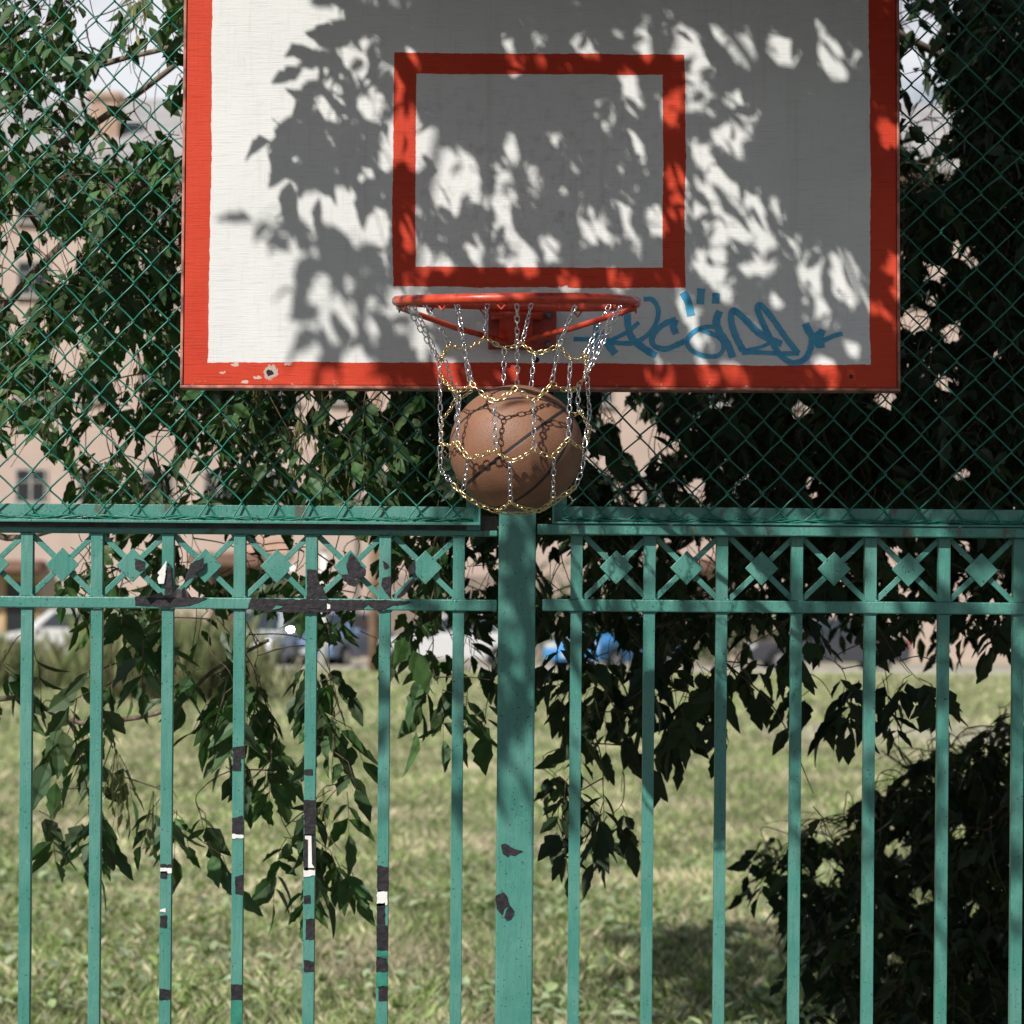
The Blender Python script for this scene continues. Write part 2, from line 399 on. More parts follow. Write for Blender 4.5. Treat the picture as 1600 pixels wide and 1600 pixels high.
def chain(pts,name,mat,parent,pitch=.0124,sag=.0):
    q=[]
    P3=[npt(*p) for p in pts]
    dense=[]
    for a,b_ in zip(P3,P3[1:]):
        for k in range(12):
            t=k/12; p=a.lerp(b_,t)-Vector((0,0,sag*4*t*(1-t)*(b_-a).length)); d=p-BC
            if d.length<BR+.0052: p=BC+d.normalized()*(BR+.0052)
            dense.append(p)
    dense.append(P3[-1])
    mb=MB(); acc=0; i=0; tw=rv(0,1)
    tot=sum((b_-a).length for a,b_ in zip(dense,dense[1:])); n=max(2,round(tot/pitch)); stp=tot/n; nxt=stp/2; run=0
    for a,b_ in zip(dense,dense[1:]):
        l=(b_-a).length
        while nxt<=run+l+1e-9 and l>0:
            p=a.lerp(b_,(nxt-run)/l); link(mb,p,b_-a,(math.pi/4 if i%2 else -math.pi/4)+rv(-.35,.35)+tw*.5); i+=1; nxt+=stp
        run+=l
    return mb.build(name,mat,parent,smooth=True)
net=thing('chain_net',RC,'silver and gold chain net hanging from the red rim around the ball','chain net')
f,k_=-1,1
SIL=[[(190,158,f),(300,345,f),(375,475,f),(382,545,f)],[(232,160,f),(320,340,f),(372,468,f)],[(470,160,f),(510,370,f),(558,598,f)],[(810,160,f),(812,400,f),(810,618,f)],
[(1135,168,f),(1045,390,f),(1003,596,f)],[(1388,172,f),(1290,370,f),(1205,540,f)],[(1372,172,f),(1240,400,f),(1180,575,f)],
[(290,155,k_),(360,260,k_),(435,382,k_)],[(645,160,k_),(635,337,k_)],[(890,160,k_),(840,377,k_)],[(1325,165,k_),(1260,290,k_),(1190,440,k_)],[(480,165,k_),(520,408,k_)],[(1130,175,k_),(1045,388,k_)],
[(740,407,k_),(735,618,k_)],[(905,440,k_),(888,622,k_)],[(1108,478,k_),(1095,640,k_)],[(410,472,k_),(460,630,k_)],[(520,412,k_),(545,590,k_)],
[(685,706,f),(690,965,f)],[(900,704,f),(905,965,f)],[(488,670,f),(476,922,f)],[(1104,652,f),(1096,902,f)],[(382,565,f),(384,760,f),(388,940,f)],[(1198,560,f),(1212,760,f),(1185,955,f)],
[(460,640,k_),(480,740,k_),(470,880,k_)],[(1152,610,k_),(1148,740,k_),(1165,760,k_)],
[(540,1020,f),(512,1195,f)],[(770,1040,f),(774,1258,f)],[(1015,1016,f),(1010,1235,f)],[(383,950,f),(384,1080,f),(450,1155,f)],[(1190,960,f),(1172,1080,f),(1140,1165,f)]]
for c_ in SIL: chain(c_,'silver_chain',M['silver'],net)
GOLD=[[(375,472,f),(405,430,k_),(435,384,k_),(520,410,k_),(635,343,k_),(740,405,k_),(838,379,k_),(915,435,k_),(1045,387,k_),(1122,474,k_),(1190,440,k_),(1205,535,f)],
[(382,550,f),(480,655,f),(558,600,f),(685,704,f),(810,620,f),(903,702,f),(1003,598,f),(1108,645,f),(1200,550,f)],
[(388,940,f),(475,924,f),(540,1014,f),(688,968,f),(780,1034,f),(905,966,f),(1002,1010,f),(1096,908,f),(1180,965,f)],
[(560,640,k_),(470,690,k_),(395,800,k_),(388,930,f)],[(1112,775,k_),(1165,758,k_),(1212,840,k_),(1200,940,f)],
[(450,1157,f),(540,1240,f),(690,1300,f),(772,1262,f),(930,1298,f),(1010,1243,f),(1138,1172,f)],[(450,1157,k_),(560,1245,k_),(700,1296,k_),(940,1290,k_),(1040,1245,k_),(1138,1172,k_)]]
for c_ in GOLD: chain(c_,'gold_chain',M['gold'],net,pitch=.0126,sag=.05)

# ------------------------------------------------------------------ fence
YP=6.205; SF=YP/F
def fx(px,py=880,Y=YP): return P(px,py,Y).x
def fz(px,py,Y=YP): return P(px,py,Y).z
post_b=P(808,880,6.185)
post=thing('fence_post',(post_b.x,6.215,0),'broad green steel fence post below the hoop with two black sticker scraps','fence post')
b=MB(); b.box(post_b.x-.0385,post_b.x+.0385,6.185,6.265,0,3.3); b.build('post_shaft',M['green'],post,bevel=.004)
for zz in (2.35,2.85):
    b=MB(); b.box(post_b.x-.1,post_b.x+.1,6.095,6.184,zz,zz+.05); b.build('board_bracket',M['steel'],post,bevel=.003)
def flat(name,outline,Y,mat,parent,thick=.0008,bend=None):
    """a scrap with its own outline (photo px), real thickness"""
    mb=MB(); n=len(outline)
    fr=[P(x,y,Y) for x,y in outline]
    if bend:
        for p,d in zip(fr,bend): p.y+=d
    bk=[p+Vector((0,thick,0)) for p in fr]
    mb.add(fr+bk,[tuple(range(n)),tuple(range(2*n-1,n-1,-1))]+[(i,i+n,(i+1)%n+n,(i+1)%n) for i in range(n)])
    return mb.build(name,mat,parent)
def jag(pts,amp=1.2,n=4):
    out=[]
    for i,(x,y) in enumerate(pts):
        x2,y2=pts[(i+1)%len(pts)]
        d=math.hypot(x2-x,y2-y); k=max(1,int(d/ (amp*4)))
        for j in range(k):
            t=j/k; o=0 if j==0 else amp
            out.append((x+(x2-x)*t+rv(-o,o),y+(y2-y)*t+rv(-o,o)))
    return out
flat('sticker_scrap',jag([(783,1320),(790,1318),(803,1326),(817,1330),(804,1337),(796,1335),(794,1339),(785,1333)],.6),6.1835,M['black_tape'],post)
flat('sticker_scrap',jag([(774,1400),(786,1394),(792,1400),(796,1414),(788,1420),(786,1426),(784,1430),(776,1420)],.6),6.1835,M['black_tape'],post)
flat('sticker_scrap',jag([(797,1415),(804,1424),(799,1436),(792,1439),(788,1434),(791,1422)],.5),6.1835,M['black_tape'],post)

def fence_panel(name,label,pk_px,pk_low,cells,xl,xr,rail,tops,right):
    root=thing(name,(fx((xl+xr)/2),YP,0),label,'fence','green fence panels either side of the post')
    X0,X1=fx(xl),fx(xr)
    r0,r1=fz(rail[0],rail[2]),fz(rail[0],rail[1]); t0,t1=fz(tops[0],tops[2]),fz(tops[0],tops[1])
    b=MB(); b.box(X0,X1,6.193,6.232,r0,r1); b.build('lower_rail',M['green'],root,bevel=.0025)
    yt=6.174 if right else 6.197
    b=MB(); b.box(X0 if not right else X0-.012,X1,yt,6.232,t0,t1); b.build('top_rail',M['green_worn'],root,bevel=.0025)
    if not right:
        b=MB(); b.box(X0,X1,6.2245,6.2315,t1+.0005,t1+.03); b.build('gap_shade_strip',M['steel'],root)  # dark filler in the gap: the black shade under the lip, as colour
    b=MB(); b.box(X0,X1,6.197,6.23,.16,.19); b.build('bottom_rail',M['green'],root,bevel=.0025)
    pk=[]
    hw=.0118
    for px in pk_px:
        x=fx(px); b=MB()
        b.box(x-hw,x+hw,6.199,6.224,.191,r0-.0005)
        b.box(x-hw*1.03,x+hw*1.03,6.1955,6.222,r1+.0005,t0-.0005)
        for zz in (r1+.001,t0-.001,r0-.001):
            for sg in (-1,1):
                c0=Vector((x+sg*hw*1.05,6.1965 if zz!=r0-.001 else 6.2005,zz)); rr=rv(.002,.0034)
                b.tube([c0+Vector((-rr,0,0)),c0,c0+Vector((rr,0,0))],[rr*.5,rr,rr*.5],6)
        pk.append(b.build('picket',M['green'],root,bevel=.002))
    zc=(r1+t0)/2
    for px in cells:
        x=fx(px); hx=.066; hz=(t0-r1)/2-.002
        for sg in (-1,1):
            b=MB(); d=Vector((hx*sg,0,hz)); n_=Vector((-d.z,0,d.x)).normalized()*.0058
            yb=6.2035 if sg>0 else 6.2075
            c0=Vector((x,yb,zc))-d; c1=Vector((x,yb,zc))+d
            vs=[c0-n_,c0+n_,c1+n_,c1-n_]; vs+= [v+Vector((0,.0065,0)) for v in vs]
            b.add(vs,[(0,1,2,3),(7,6,5,4),(0,4,5,1),(1,5,6,2),(2,6,7,3),(3,7,4,0)])
            b.build('cross_bar',M['green'],root,bevel=.001)
        b=MB(); h=.0345; vs=[(x-h,6.1985,zc),(x,6.1985,zc-h*1.03),(x+h,6.1985,zc),(x,6.1985,zc+h*1.03)]
        vs+=[(a,6.2032,c) for a,_,c in vs]
        b.add(vs,[(0,1,2,3),(7,6,5,4),(0,4,5,1),(1,5,6,2),(2,6,7,3),(3,7,4,0)])
        b.build('diamond_plate',M['green'],root,bevel=.001)
    return root,pk
lp,lpk=fence_panel('picket_fence','green picket fence panel left of the post, its lower rail wrapped in torn black tape',
    [-860,-747,-634,-521,-408,-295,-182,-70,43,152,263,375,487,602,717],None,[-803,-690,-577,-464,-352,-239,-126,-11,98,208,321,433,547,665],-950,777,(375,934,952),(375,826,835),False)
rp,rpk=fence_panel('picket_fence','green picket fence panel right of the post, dappled with leaf shade',
    [901,1015,1128,1245,1360,1475,1592,1708,1822,1937,2052,2167,2282,2397],None,[963,1073,1190,1303,1419,1533,1650,1765,1880,1995,2110,2225,2340],848,2480,(1000,937,956),(1000,820.5,836.5),True)
# torn black wrap on the left panel
YR=6.1915
flat('torn_wrap',jag([(211,932),(240,931),(300,933),(326,934),(312,940),(295,946),(262,949),(240,947),(211,946)],.9),YR,M['black_tape'],lp,.001)
flat('torn_wrap',jag([(393,934),(450,936),(520,937),(600,937),(646,940),(632,944),(612,946),(600,952),(584,953),(575,944),(566,953),(500,957),(440,957),(386,952)],1.0),YR,M['black_tape'],lp,.001)
flat('torn_wrap',[(478,943),(486,938),(492,936),(497,939),(512,948),(508,953),(498,951),(480,950)],6.1903,M['black_tape'],lp,.0012)
flat('torn_wrap',[(511,943),(516,945),(516,951),(511,952)],6.1897,M['white_paper'],lp,.0008)
flat('torn_wrap',jag([(425,953),(432,946),(443,948),(436,951)],.3),6.1897,M['green_worn'],lp,.0008)
# flap standing up from the rail, with a white underside edge
flat('torn_wrap',jag([(262,879),(267,884),(270,930),(257,930),(258,900)],.7),6.190,M['black_tape'],lp,.001,None)
flat('torn_wrap',jag([(260,876),(258,900),(256,912),(248,912),(246,904),(249,899),(246,895),(252,888)],.5),6.186,M['white_paper'],lp,.001)
mb=MB()
ed=[(228,934),(240,930),(252,925),(256,930),(268,929),(276,919),(284,921),(288,917),(294,925),(300,934)]
vs=[]
for x,y in ed: vs.append(P(x,y,6.181+rv(-.006,.004)))
for x,y in ed: vs.append(P(x,934,6.1915))
n=len(ed); mb.add(vs,[(i,i+n,i+1+n,i+1) for i in range(n-1)]); mb.build('torn_wrap',mat_plain('grey_wrap_underside',(.20,.18,.19),.4,.3,80),lp)
flat('torn_wrap',jag([(298,880),(318,871),(318,886),(310,892),(305,895),(309,902),(296,905),(286,915),(290,900)],.8),6.188,M['black_tape'],lp,.001)
flat('torn_wrap',jag([(211,872),(227,878),(226,888),(218,893),(211,889)],.5),6.1972,M['black_tape'],lp,.0009)
flat('torn_wrap',jag([(548,863),(556,871),(562,882),(572,890),(571,900),(560,903),(550,902),(543,896),(541,882)],.9),6.190,M['black_tape'],lp,.001)
flat('torn_wrap',jag([(534,897),(545,898),(556,906),(563,910),(556,917),(546,915),(536,906)],.8),6.187,M['black_tape'],lp,.001)
flat('torn_wrap',jag([(479,890),(494,890),(496,903),(504,920),(513,936),(479,936),(480,910)],.7),6.1925,M['black_tape'],lp,.001)
flat('torn_wrap',jag([(597,903),(608,900),(611,902),(610,935),(600,922),(596,915)],.7),6.1925,M['black_tape'],lp,.001)
flat('torn_wrap',jag([(598,876),(605,880),(608,885),(600,888)],.5),6.1925,M['black_tape'],lp,.0009)
flat('torn_wrap',jag([(637,889),(648,874),(648,899),(640,896)],.5),6.196,M['black_tape'],lp,.0009)
flat('torn_wrap',jag([(646,903),(650,906),(632,930),(622,936),(620,932)],.4),6.197,M['black_tape'],lp,.001)
flat('torn_wrap',jag([(452,887),(459,882),(463,886),(460,892),(453,893)],.3),6.196,M['white_paper'],lp,.001)
# sticker scraps on the pickets
def scrap(pidx,x0,x1,y0,y1,mat,sk=0,dy=0):
    flat('sticker_scrap',jag([(x0,y0),(x1,y0+sk),(x1,y1),(x0,y1+sk*.6)],.9),6.1975-dy,M[mat],lpk[pidx+6],.001)
BT='black_tape'
def pc(i,y):   # picket centre px at row y
    p=[-182,-70,43,152,263,375,487,602,717][i]; return p-(y-880)*math.tan(TH)
for i,items in {4:[(1350,1355,BT,1),(1355,1364,'white_paper',1),(1362,1372,BT,.6),(1422,1426,'white_paper',.5),(1432,1450,BT,.6),(1545,1561,BT,1)],
  5:[(1168,1185,BT,1),(1185,1204,BT,.7),(1278,1304,BT,.9),(1303,1309,'white_paper',1),(1370,1398,BT,.7),(1538,1562,BT,1),(1563,1600,'dkgreen',1)],
  6:[(1203,1211,BT,.7),(1250,1305,BT,1),(1304,1360,BT,.95),(1356,1368,'white_paper',1),(1400,1412,BT,.6),(1436,1468,BT,.8),(1500,1517,BT,.9)],
  7:[(1352,1392,BT,1),(1391,1414,'white_paper',.9),(1412,1445,BT,.7),(1445,1484,BT,1),(1485,1494,'dkgreen',1),(1495,1518,BT,.9),(1518,1541,'dkgreen',1),(1541,1564,BT,.8)]}.items():
    for y0,y1,mt,wf in items:
        c=pc(i,(y0+y1)/2); hw=9
        xl_=c-hw if random.random()<.75 else c+hw-2*hw*wf
        scrap(i,xl_,xl_+2*hw*wf,y0,y1,mt,rv(-3,4))
c=pc(6,1330); flat('sticker_scrap',[(c-7,1306),(c+3,1306),(c+4,1350),(c+8,1356),(c-2,1356),(c-2,1312),(c-7,1311)],6.1963,M['white_paper'],lpk[12],.0008)

# chain-link panels above the fence
def chain_panel(label,xl,xr,edge,zpx,fr_y,lip_y,lip2_y,x_ref):
    Ym=6.180; SM=Ym/F
    root=thing('chain_link_fence',(fx((xl+xr)/2),Ym,P(x_ref,lip2_y,6.18).z),label,'chain link fence','chain link panels above the picket fence')
    X0,X1=P(xl,800,6.19).x,P(xr,800,6.19).x
    zb=P(x_ref,lip2_y,6.17).z; zl=P(x_ref,lip_y,6.17).z; zf=P(x_ref,fr_y,6.19).z; zt=3.35
    b=MB(); b.box(X0,X1,6.189,6.194,zb+.001,zf); b.box(X0,X1,6.170,6.1885,zb,zl)
    b.box(X0,X1,6.189,6.194,zt,zt+.03)
    for xx in (X0,X1-.03): b.box(xx,xx+.03,6.1945,6.1995,zb-.01,zt+.03)
    xe=X1-.004 if edge>0 else X0
    b.box(xe,xe+.004,6.168,6.1885,zb,zt)
    b.build('panel_frame',M['green_worn'],root,bevel=.001)
    hw=.0369; hh=.0386; r=.0019
    zbase=zl+.004; nz=int((zt-zbase)/hh)+1
    nwire=int((X1-X0-.01)/hw)+1
    xg=P(349.6,761.4,Ym).x; k0=math.floor((X0+.005-xg)/hw); 
    mb=MB()
    def wob(x,z):
        return (.008*math.sin(x*5.1+z*3.3)+.004*math.sin(z*9+x*2.7), .007*math.sin(x*4.3-z*2.1+1)+.002*math.sin(z*13+x*7), .004*math.sin(x*3+z*2.2))
    ZN=P(349.6,761.4,Ym).z; j0=math.ceil((zbase-ZN)/hh)
    for k in range(k0,k0+nwire+1):
        xk=xg+k*hw
        if xk<X0+.002 or xk+hw>X1-.002: continue
        pts=[]; j1=int((zt-ZN)/hh)
        for j in range(j0,j1+1):
            left=((j+k)%2==0)
            x=xk if left else xk+hw; z=ZN+j*hh
            e=r*.8; x+= -e if left else e
            jx,jz=rv(-.0012,.0012),rv(-.0012,.0012)
            # this vertex, then the mid of the next straight run
            wx,wz,wy=wob(x,z)
            # bend: pass from back to front (left side) or front to back (right side)
            s=1 if left else -1
            pts.append((x+wx+jx+(s*.004),Ym+wy+ s*.0022,z+wz+jz-.0040))
            pts.append((x+wx+jx,Ym+wy,z+wz+jz))
            pts.append((x+wx+jx+(s*.004),Ym+wy- s*.0022,z+wz+jz+.0040))
            xn=(xk+hw) if left else xk
            xm=(x+xn)/2; wx,wz,wy=wob(xm,z+hh/2)
            pts.append((xm+wx,Ym+wy-s*.0034,z+hh/2+wz+rv(-.0008,.0008)))
        # the bent lower end lying on the lip
        p0=Vector(pts[0]); sgn=1 if ((j0+k)%2==0) else -1
        tail=[(p0.x+sgn*.034+rv(-.004,.004),6.1795+rv(-.003,.003),zl+.0035),(p0.x+sgn*.016,6.178,zl+.0045+rv(0,.004))] if j0*hh+ZN-zl<.03 else [(p0.x+sgn*.037,Ym+.002,zl+.004),(p0.x+sgn*.024,Ym+.002,zl+.014)]
        mb.tube(tail+pts,r,6)
    # selvedge wires on the lip
    for q in range(3):
        pts=[]; x=X0+.02
        while x<X1-.01:
            pts.append((x,6.1775+.003*math.sin(x*60+q*2)+q*.001,zl+.004+.0025*math.sin(x*85+q*2.1)+.0015*q)); x+=.018
        mb.tube(pts,.0021,5)
    x=X0+.12
    while x<X1-.05:
        tb=MB(); a0=rv(0,1); rr=.0075
        tb.tube([(x+.002*k,6.1795+rr*math.cos(k*1.05+a0),zl+.002+rr*.8*math.sin(k*1.05+a0)+.003) for k in range(11)],.0012,5)
        tb.build('tie_wire',M['steel'],root,smooth=True); x+=rv(.22,.4)
    mb.build('wire_mesh',M['wire'],root,smooth=True)
    return root
chain_panel('green chain link panel left of the ball, catching full sun',-980,751,1,0,789.5,813.5,818,400)
chain_panel('green chain link panel right of the ball, mostly in leaf shade',863,2500,-1,0,792,816,819,1000)

# ------------------------------------------------------------------ leaves and trees
def mat_leaf(name,a,b_,under,trans=.22):
    m=Mat(name,a,.5,spec=.12 if a[0]<.015 else .3); t=m.tint(); geo=m.node('ShaderNodeNewGeometry')
    n=m.noise(m.coord('Object'),30,2)
    c=m.mix(n.step(.3,.7),a,b_); c=m.mix(1.0,c,t,'MULTIPLY')
    u=m.mix(1.0,under,t,'MULTIPLY')
    c=m.mix(S(m.nt,geo.outputs['Backfacing']),c,u); m.base(c)
    tr=m.node('ShaderNodeBsdfTranslucent'); mxs=m.node('ShaderNodeMixShader'); mxs.inputs[0].default_value=trans
    tc_=m.mix(1.0,c,(1.3,1.5,.5),'MULTIPLY'); m.nt.links.new(tc_,tr.inputs[0])
    m.nt.links.new(m.b.outputs[0],mxs.inputs[1]); m.nt.links.new(tr.outputs[0],mxs.inputs[2]); m.nt.links.new(mxs.outputs[0],m.out.inputs[0]); return m.m
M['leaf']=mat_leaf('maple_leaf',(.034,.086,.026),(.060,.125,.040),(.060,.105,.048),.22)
M['leaf_shaded']=mat_leaf('shaded_leaf',(.016,.034,.012),(.026,.050,.018),(.024,.042,.019),.14)  # same leaf darkened: deep shade of right crown and bush put into the colour
M['seed']=mat_leaf('pale_seed',(.22,.23,.09),(.30,.29,.12),(.22,.22,.10),.3)
OKV={}
STN=[(.16,.66),(.34,1.0),(.47,.80),(.58,.90),(.74,.50),(.86,.30)]
def leaflet(mb,b0,ax,nr,Ln,W,col,droop=.25,okv=None):
    ax=ax.normalized(); nr=(nr-ax*nr.dot(ax)); 
    if nr.length<.05: nr=ax.orthogonal()
    nr.normalize(); sd=ax.cross(nr); vs=[b0]; cv=rv(.05,droop); fold=rv(.1,.45)
    for t,w in STN:
        w2=W*.5*w; c=b0+ax*(Ln*t)-nr*(cv*Ln*t*t)
        a=w2*rv(.82,1.18); b_=w2*rv(.82,1.18)
        vs+= [c+sd*a+nr*(fold*a)+ax*(.03*Ln), c, c-sd*b_+nr*(fold*b_)+ax*(.03*Ln)]
    vs.append(b0+ax*Ln-nr*(cv*Ln))
    if okv and not okv(vs): return
    k=len(STN); fs=[(0,2,1),(0,3,2)]
    for i in range(k-1):
        a=1+3*i; fs+=[(a,a+1,a+4,a+3),(a+1,a+2,a+5,a+4)]
    a=1+3*(k-1); e=len(vs)-1; fs+=[(a,a+1,e),(a+1,a+2,e)]
    mb.add(vs,fs,col)
UP=Vector((0,0,1))
def spray(mb,tw,o,size=1.0,down=.75,bright=1.0,nl=5,ok=None):
    """one compound leaf hanging from o"""
    h=Vector((rv(-1,1),rv(-1,1),0)).normalized()
    d=(h*rv(.35,1.0)-UP*rv(.2,1.0)*down*1.2).normalized()
    Lr=rv(.10,.17)*size; g=rv(.7,1.3)*bright
    mid=o+d*Lr*.5+UP*.01; end=o+(d*.85-UP*.35).normalized()*Lr
    side=d.cross(UP).normalized() if abs(d.z)<.97 else Vector((1,0,0))
    tips=[(1.0,0)]+([(.62,1),(.66,-1)] if nl>=3 else [])+([(.3,1),(.34,-1)] if nl>=5 else [])
    nb=(UP*.8+rdir()*.8)
    for t,s in tips:
        b0=o.lerp(end,t); ax=(d*(.9 if s==0 else .45)+side*s*rv(.6,1.0)-UP*rv(.15,.75)*down+rdir()*.18)
        Ln=rv(.072,.112)*size*(1.12 if s==0 else 1); 
        c=(g*rv(.85,1.15),g*rv(.9,1.12),g*rv(.8,1.1))
        leaflet(mb,b0,ax,nb+rdir()*.35,Ln,Ln*rv(.34,.50),c,okv=OKV.get(ok))
    if tw is not None and (ok is None or (ok(o) and ok(end) and ok(mid))): tw.tube([o,mid,end],[.0014,.0011,.0008],3,caps=False)
def branch(tw,pts,r0,r1,n=6,ok=None):
    q=spline(pts,5)
    if ok and not all(ok(p) for p in q): return q
    k=len(q); tw.tube(q,[r0+(r1-r0)*i/(k-1) for i in range(k)],n,caps=False); return q

def grow(sprays,limbs,tw,leaf,reach,thick=.0035,ok=None,okb=None,bright=1.0,size=1.0,every=6):
    """hang the sprays on twigs that join the nearest limb"""
    nodes=np.array([tuple(p) for l in limbs for p in l])
    sprays=sorted(sprays,key=lambda s:-s[0].z)
    cl=[]; grid={}
    for o,kw in sprays:
        key=(round(o.x/.13),round(o.y/.22)); best=None
        for c in grid.get(key,[]):
            if len(c)<every and c[-1][0].z-o.z<.16: best=c;break
        if best is None:
            c=[(o,kw)]; cl.append(c); grid.setdefault(key,[]).append(c)
        else: best.append((o,kw))
    L0=lambda c:float(np.min(np.sum((nodes-np.array(tuple(c[0][0])))**2,1)))
    cl.sort(key=L0)
    for c in cl:
        top=c[0][0]+Vector((0,0,.03)); tv=np.array(tuple(top))
        d=np.linalg.norm(nodes-tv,axis=1)+np.maximum(0,tv[2]+.02-nodes[:,2])*.6
        nd=Vector(nodes[int(np.argmin(d))]); ln=(nd-top).length
        q=[nd,nd.lerp(top,.5)+Vector((rv(-.1,.1)*ln,rv(-.1,.1)*ln,rv(.02,.16)*ln)),top]
        for o,kw in c[1:]:
            if q[-1].z-o.z>.035: q.append(q[-1].lerp(o,.6)-Vector((0,0,.01)))
        r0=thick*min(1,.45+ln)
        pts=branch(tw,q,r0,.0009,4,okb)
        nodes=np.vstack([nodes,[tuple(p) for p in pts[2:-2:2]]]) if len(pts)>5 else nodes
        for o,kw in c:
            spray(leaf,tw,o,ok=ok,**{**dict(bright=bright,size=size),**kw})

# --- background foliage: how much of each 100 px cell of the view the crowns fill
GRID=["85766666666666699","74566666666666599","66666666666666799","78866666666666999","58866666666666899",
"76766666666666899","65576787868999999","15666777665899999","05621476588899889","06646475588667779"]
GAPS=[(1440,48,22,22),(1426,112,15,38),(1447,200,30,34),(1482,258,20,9),(1000,688,30,22),(978,655,18,14),(1045,695,12,12),(30,410,26,75),(95,400,22,22),(205,185,55,32),(245,120,34,26),(140,50,22,30),(225,60,20,22),(180,120,25,25),(60,225,14,12),
(45,760,48,52),(60,850,80,60),(20,930,34,50),(95,970,20,16),(330,865,40,26),(300,840,22,14),(440,858,30,18),(545,855,30,26),(620,905,14,18),(290,965,26,30),(700,1008,30,14),(580,960,12,50),(385,985,20,16),(450,1005,26,18),(525,1028,26,10),(950,1012,12,20),
(1255,1005,18,14),(1345,1020,24,14),(1195,1015,22,22),(477,634,14,18),(480,700,14,14),(310,735,16,16),(250,700,20,14),(150,690,22,22),(110,560,14,18),(210,560,12,14),(1130,630,22,9),(1385,625,20,10),(960,620,14,9),(1250,640,14,10),(1500,395,14,7),(1430,500,24,16),(1490,520,14,12),(1520,410,9,7),(1460,425,16,8),(1500,740,12,10),(1110,870,22,22),(880,905,26,22),(1400,870,10,12),(1320,900,12,10),(1540,1080,14,10),(1330,1050,60,14),(1080,870,14,20),(1480,600,16,9),(1560,560,10,8),(1270,760,12,14),(1300,1368,26,18),(1402,1330,22,12),(1440,1398,18,12),(1290,1300,14,8),(1500,1300,8,6),(1520,1420,10,6),(1395,1500,10,8),(1350,1450,10,6),(620,960,22,40),(750,900,14,18),(530,640,12,12),(590,620,14,10)]
def bg_ok(p):
    q=proj(p)
    if q is None: return True
    for x,y,a,b_ in GAPS:
        if ((q[0]-x)/(a*.95))**2+((q[1]-y)/(b_*.95))**2<1: return False
    return True
GA=np.array(GAPS,dtype=float); GA[GA[:,0]>1000,2:]*=.85
def in_ell(V,E,sh=0.0):
    a=V[:,0]*F/V[:,1]; b_=(V[:,2]-CZ)*F/V[:,1]; x=800+a*ct+b_*st; y=HY+a*st-b_*ct
    return bool(np.any(((x[:,None]-E[:,0]-sh*(y[:,None]-E[:,1]))/E[:,2])**2+((y[:,None]-E[:,1])/E[:,3])**2<1))
OKV[bg_ok]=lambda vs: random.random()<.06 or not in_ell(np.array(vs),GA)
left_s=[];right_s=[]
def cell_fill(cov,ix,iy,Yr,dst,aunit,**kw):
    n=(5.4 if ix>=9 else (7.4 if iy in (5,6,7) else 6.2))*-math.log(max(1-cov,.012))*(100*Yr[0]/F*100*Yr[1]/F)/aunit
    n=int(n)+(random.random()<n-int(n))
    for _ in range(n):
        Y=rv(*Yr); dst.append((P(ix*100+rv(0,100),iy*100+rv(-30,72),Y),dict(kw)))
for iy,row in enumerate(GRID):
    for ix,ch in enumerate(row[:17]):
        cov=min(int(ch)/9.6,.97); 
        if ch=='9': cov=.985
        if iy<6 and 3<=ix<=13: cov=.5
        if ix<6: cell_fill(min(.97,cov*(1.12 if iy in (5,6,7) and ix>2 else .98)),ix,iy,(6.75,7.9),left_s,.0088,bright=rv(.8,1.4))
        elif ix<9: cell_fill(min(.97,cov*1.12),ix,iy,(6.9,8.3),left_s if ix<7 else right_s,.0085)
        else: cell_fill(cov,ix,iy,(7.2,9.6),right_s,.0080)
for iy in range(-3,10):   # just outside the left and right edges and above
    for ix in (-3,-2,-1): cell_fill(.45,ix,iy,(6.8,8),left_s,.0088)
    for ix in (17,18,19,20): cell_fill(.8,ix,iy,(7.4,9.4),right_s,.008)
# hanging clusters below the crowns (px, px, half width, half height, sprays)
CL=[(18,1062,38,45,5),(135,1120,45,45,6),(180,1050,45,40,4),(105,1290,50,22,5),(75,1300,25,20,2),(265,1288,45,28,5),(300,1310,25,25,2),(170,1160,40,40,4),(215,980,60,40,7),(330,1080,45,40,5),(370,1120,55,45,7),(440,1060,70,40,8),
(425,1140,50,40,5),(345,1205,20,25,2),(432,1228,12,15,1),(520,1090,35,45,5),(505,1160,20,50,3),(507,1290,22,50,4),(455,1345,40,25,4),(515,1345,20,30,3),(460,1390,14,16,1),(545,1255,22,10,1),(690,1030,35,35,4),(720,1070,40,30,4),(690,1110,14,30,2),(755,1100,25,15,1),(600,990,40,30,3),
(640,960,40,30,4),(900,1045,55,45,6),(965,1070,60,45,7),(915,1130,50,45,6),(870,1235,25,40,4),(930,1265,35,35,5),(868,1305,16,14,1),(950,1290,25,25,2),(1060,1085,65,45,7),(1050,1020,70,40,6),(1095,1130,35,20,3),(1140,1040,30,35,3),(1290,1075,40,28,4),
(1370,1095,50,28,5),(1440,1085,40,25,4),(1225,1010,45,30,4),(1315,990,50,25,4),(1262,1275,14,10,1)]
def in_cl(c,dst,Yr,**kw):
    x,y,rx,ry,n=c
    for _ in range(int(n*(1.0 if c[0]<800 else 1.25)+.5)): dst.append((P(x+rv(-rx,rx),y+rv(-ry,ry)-16,rv(*Yr)),dict(kw,size=rv(.68,.98))))
for c in CL: in_cl(c,left_s if c[0]<800 else right_s,(6.75,7.5) if c[0]<800 else (6.9,7.9),down=1.0)
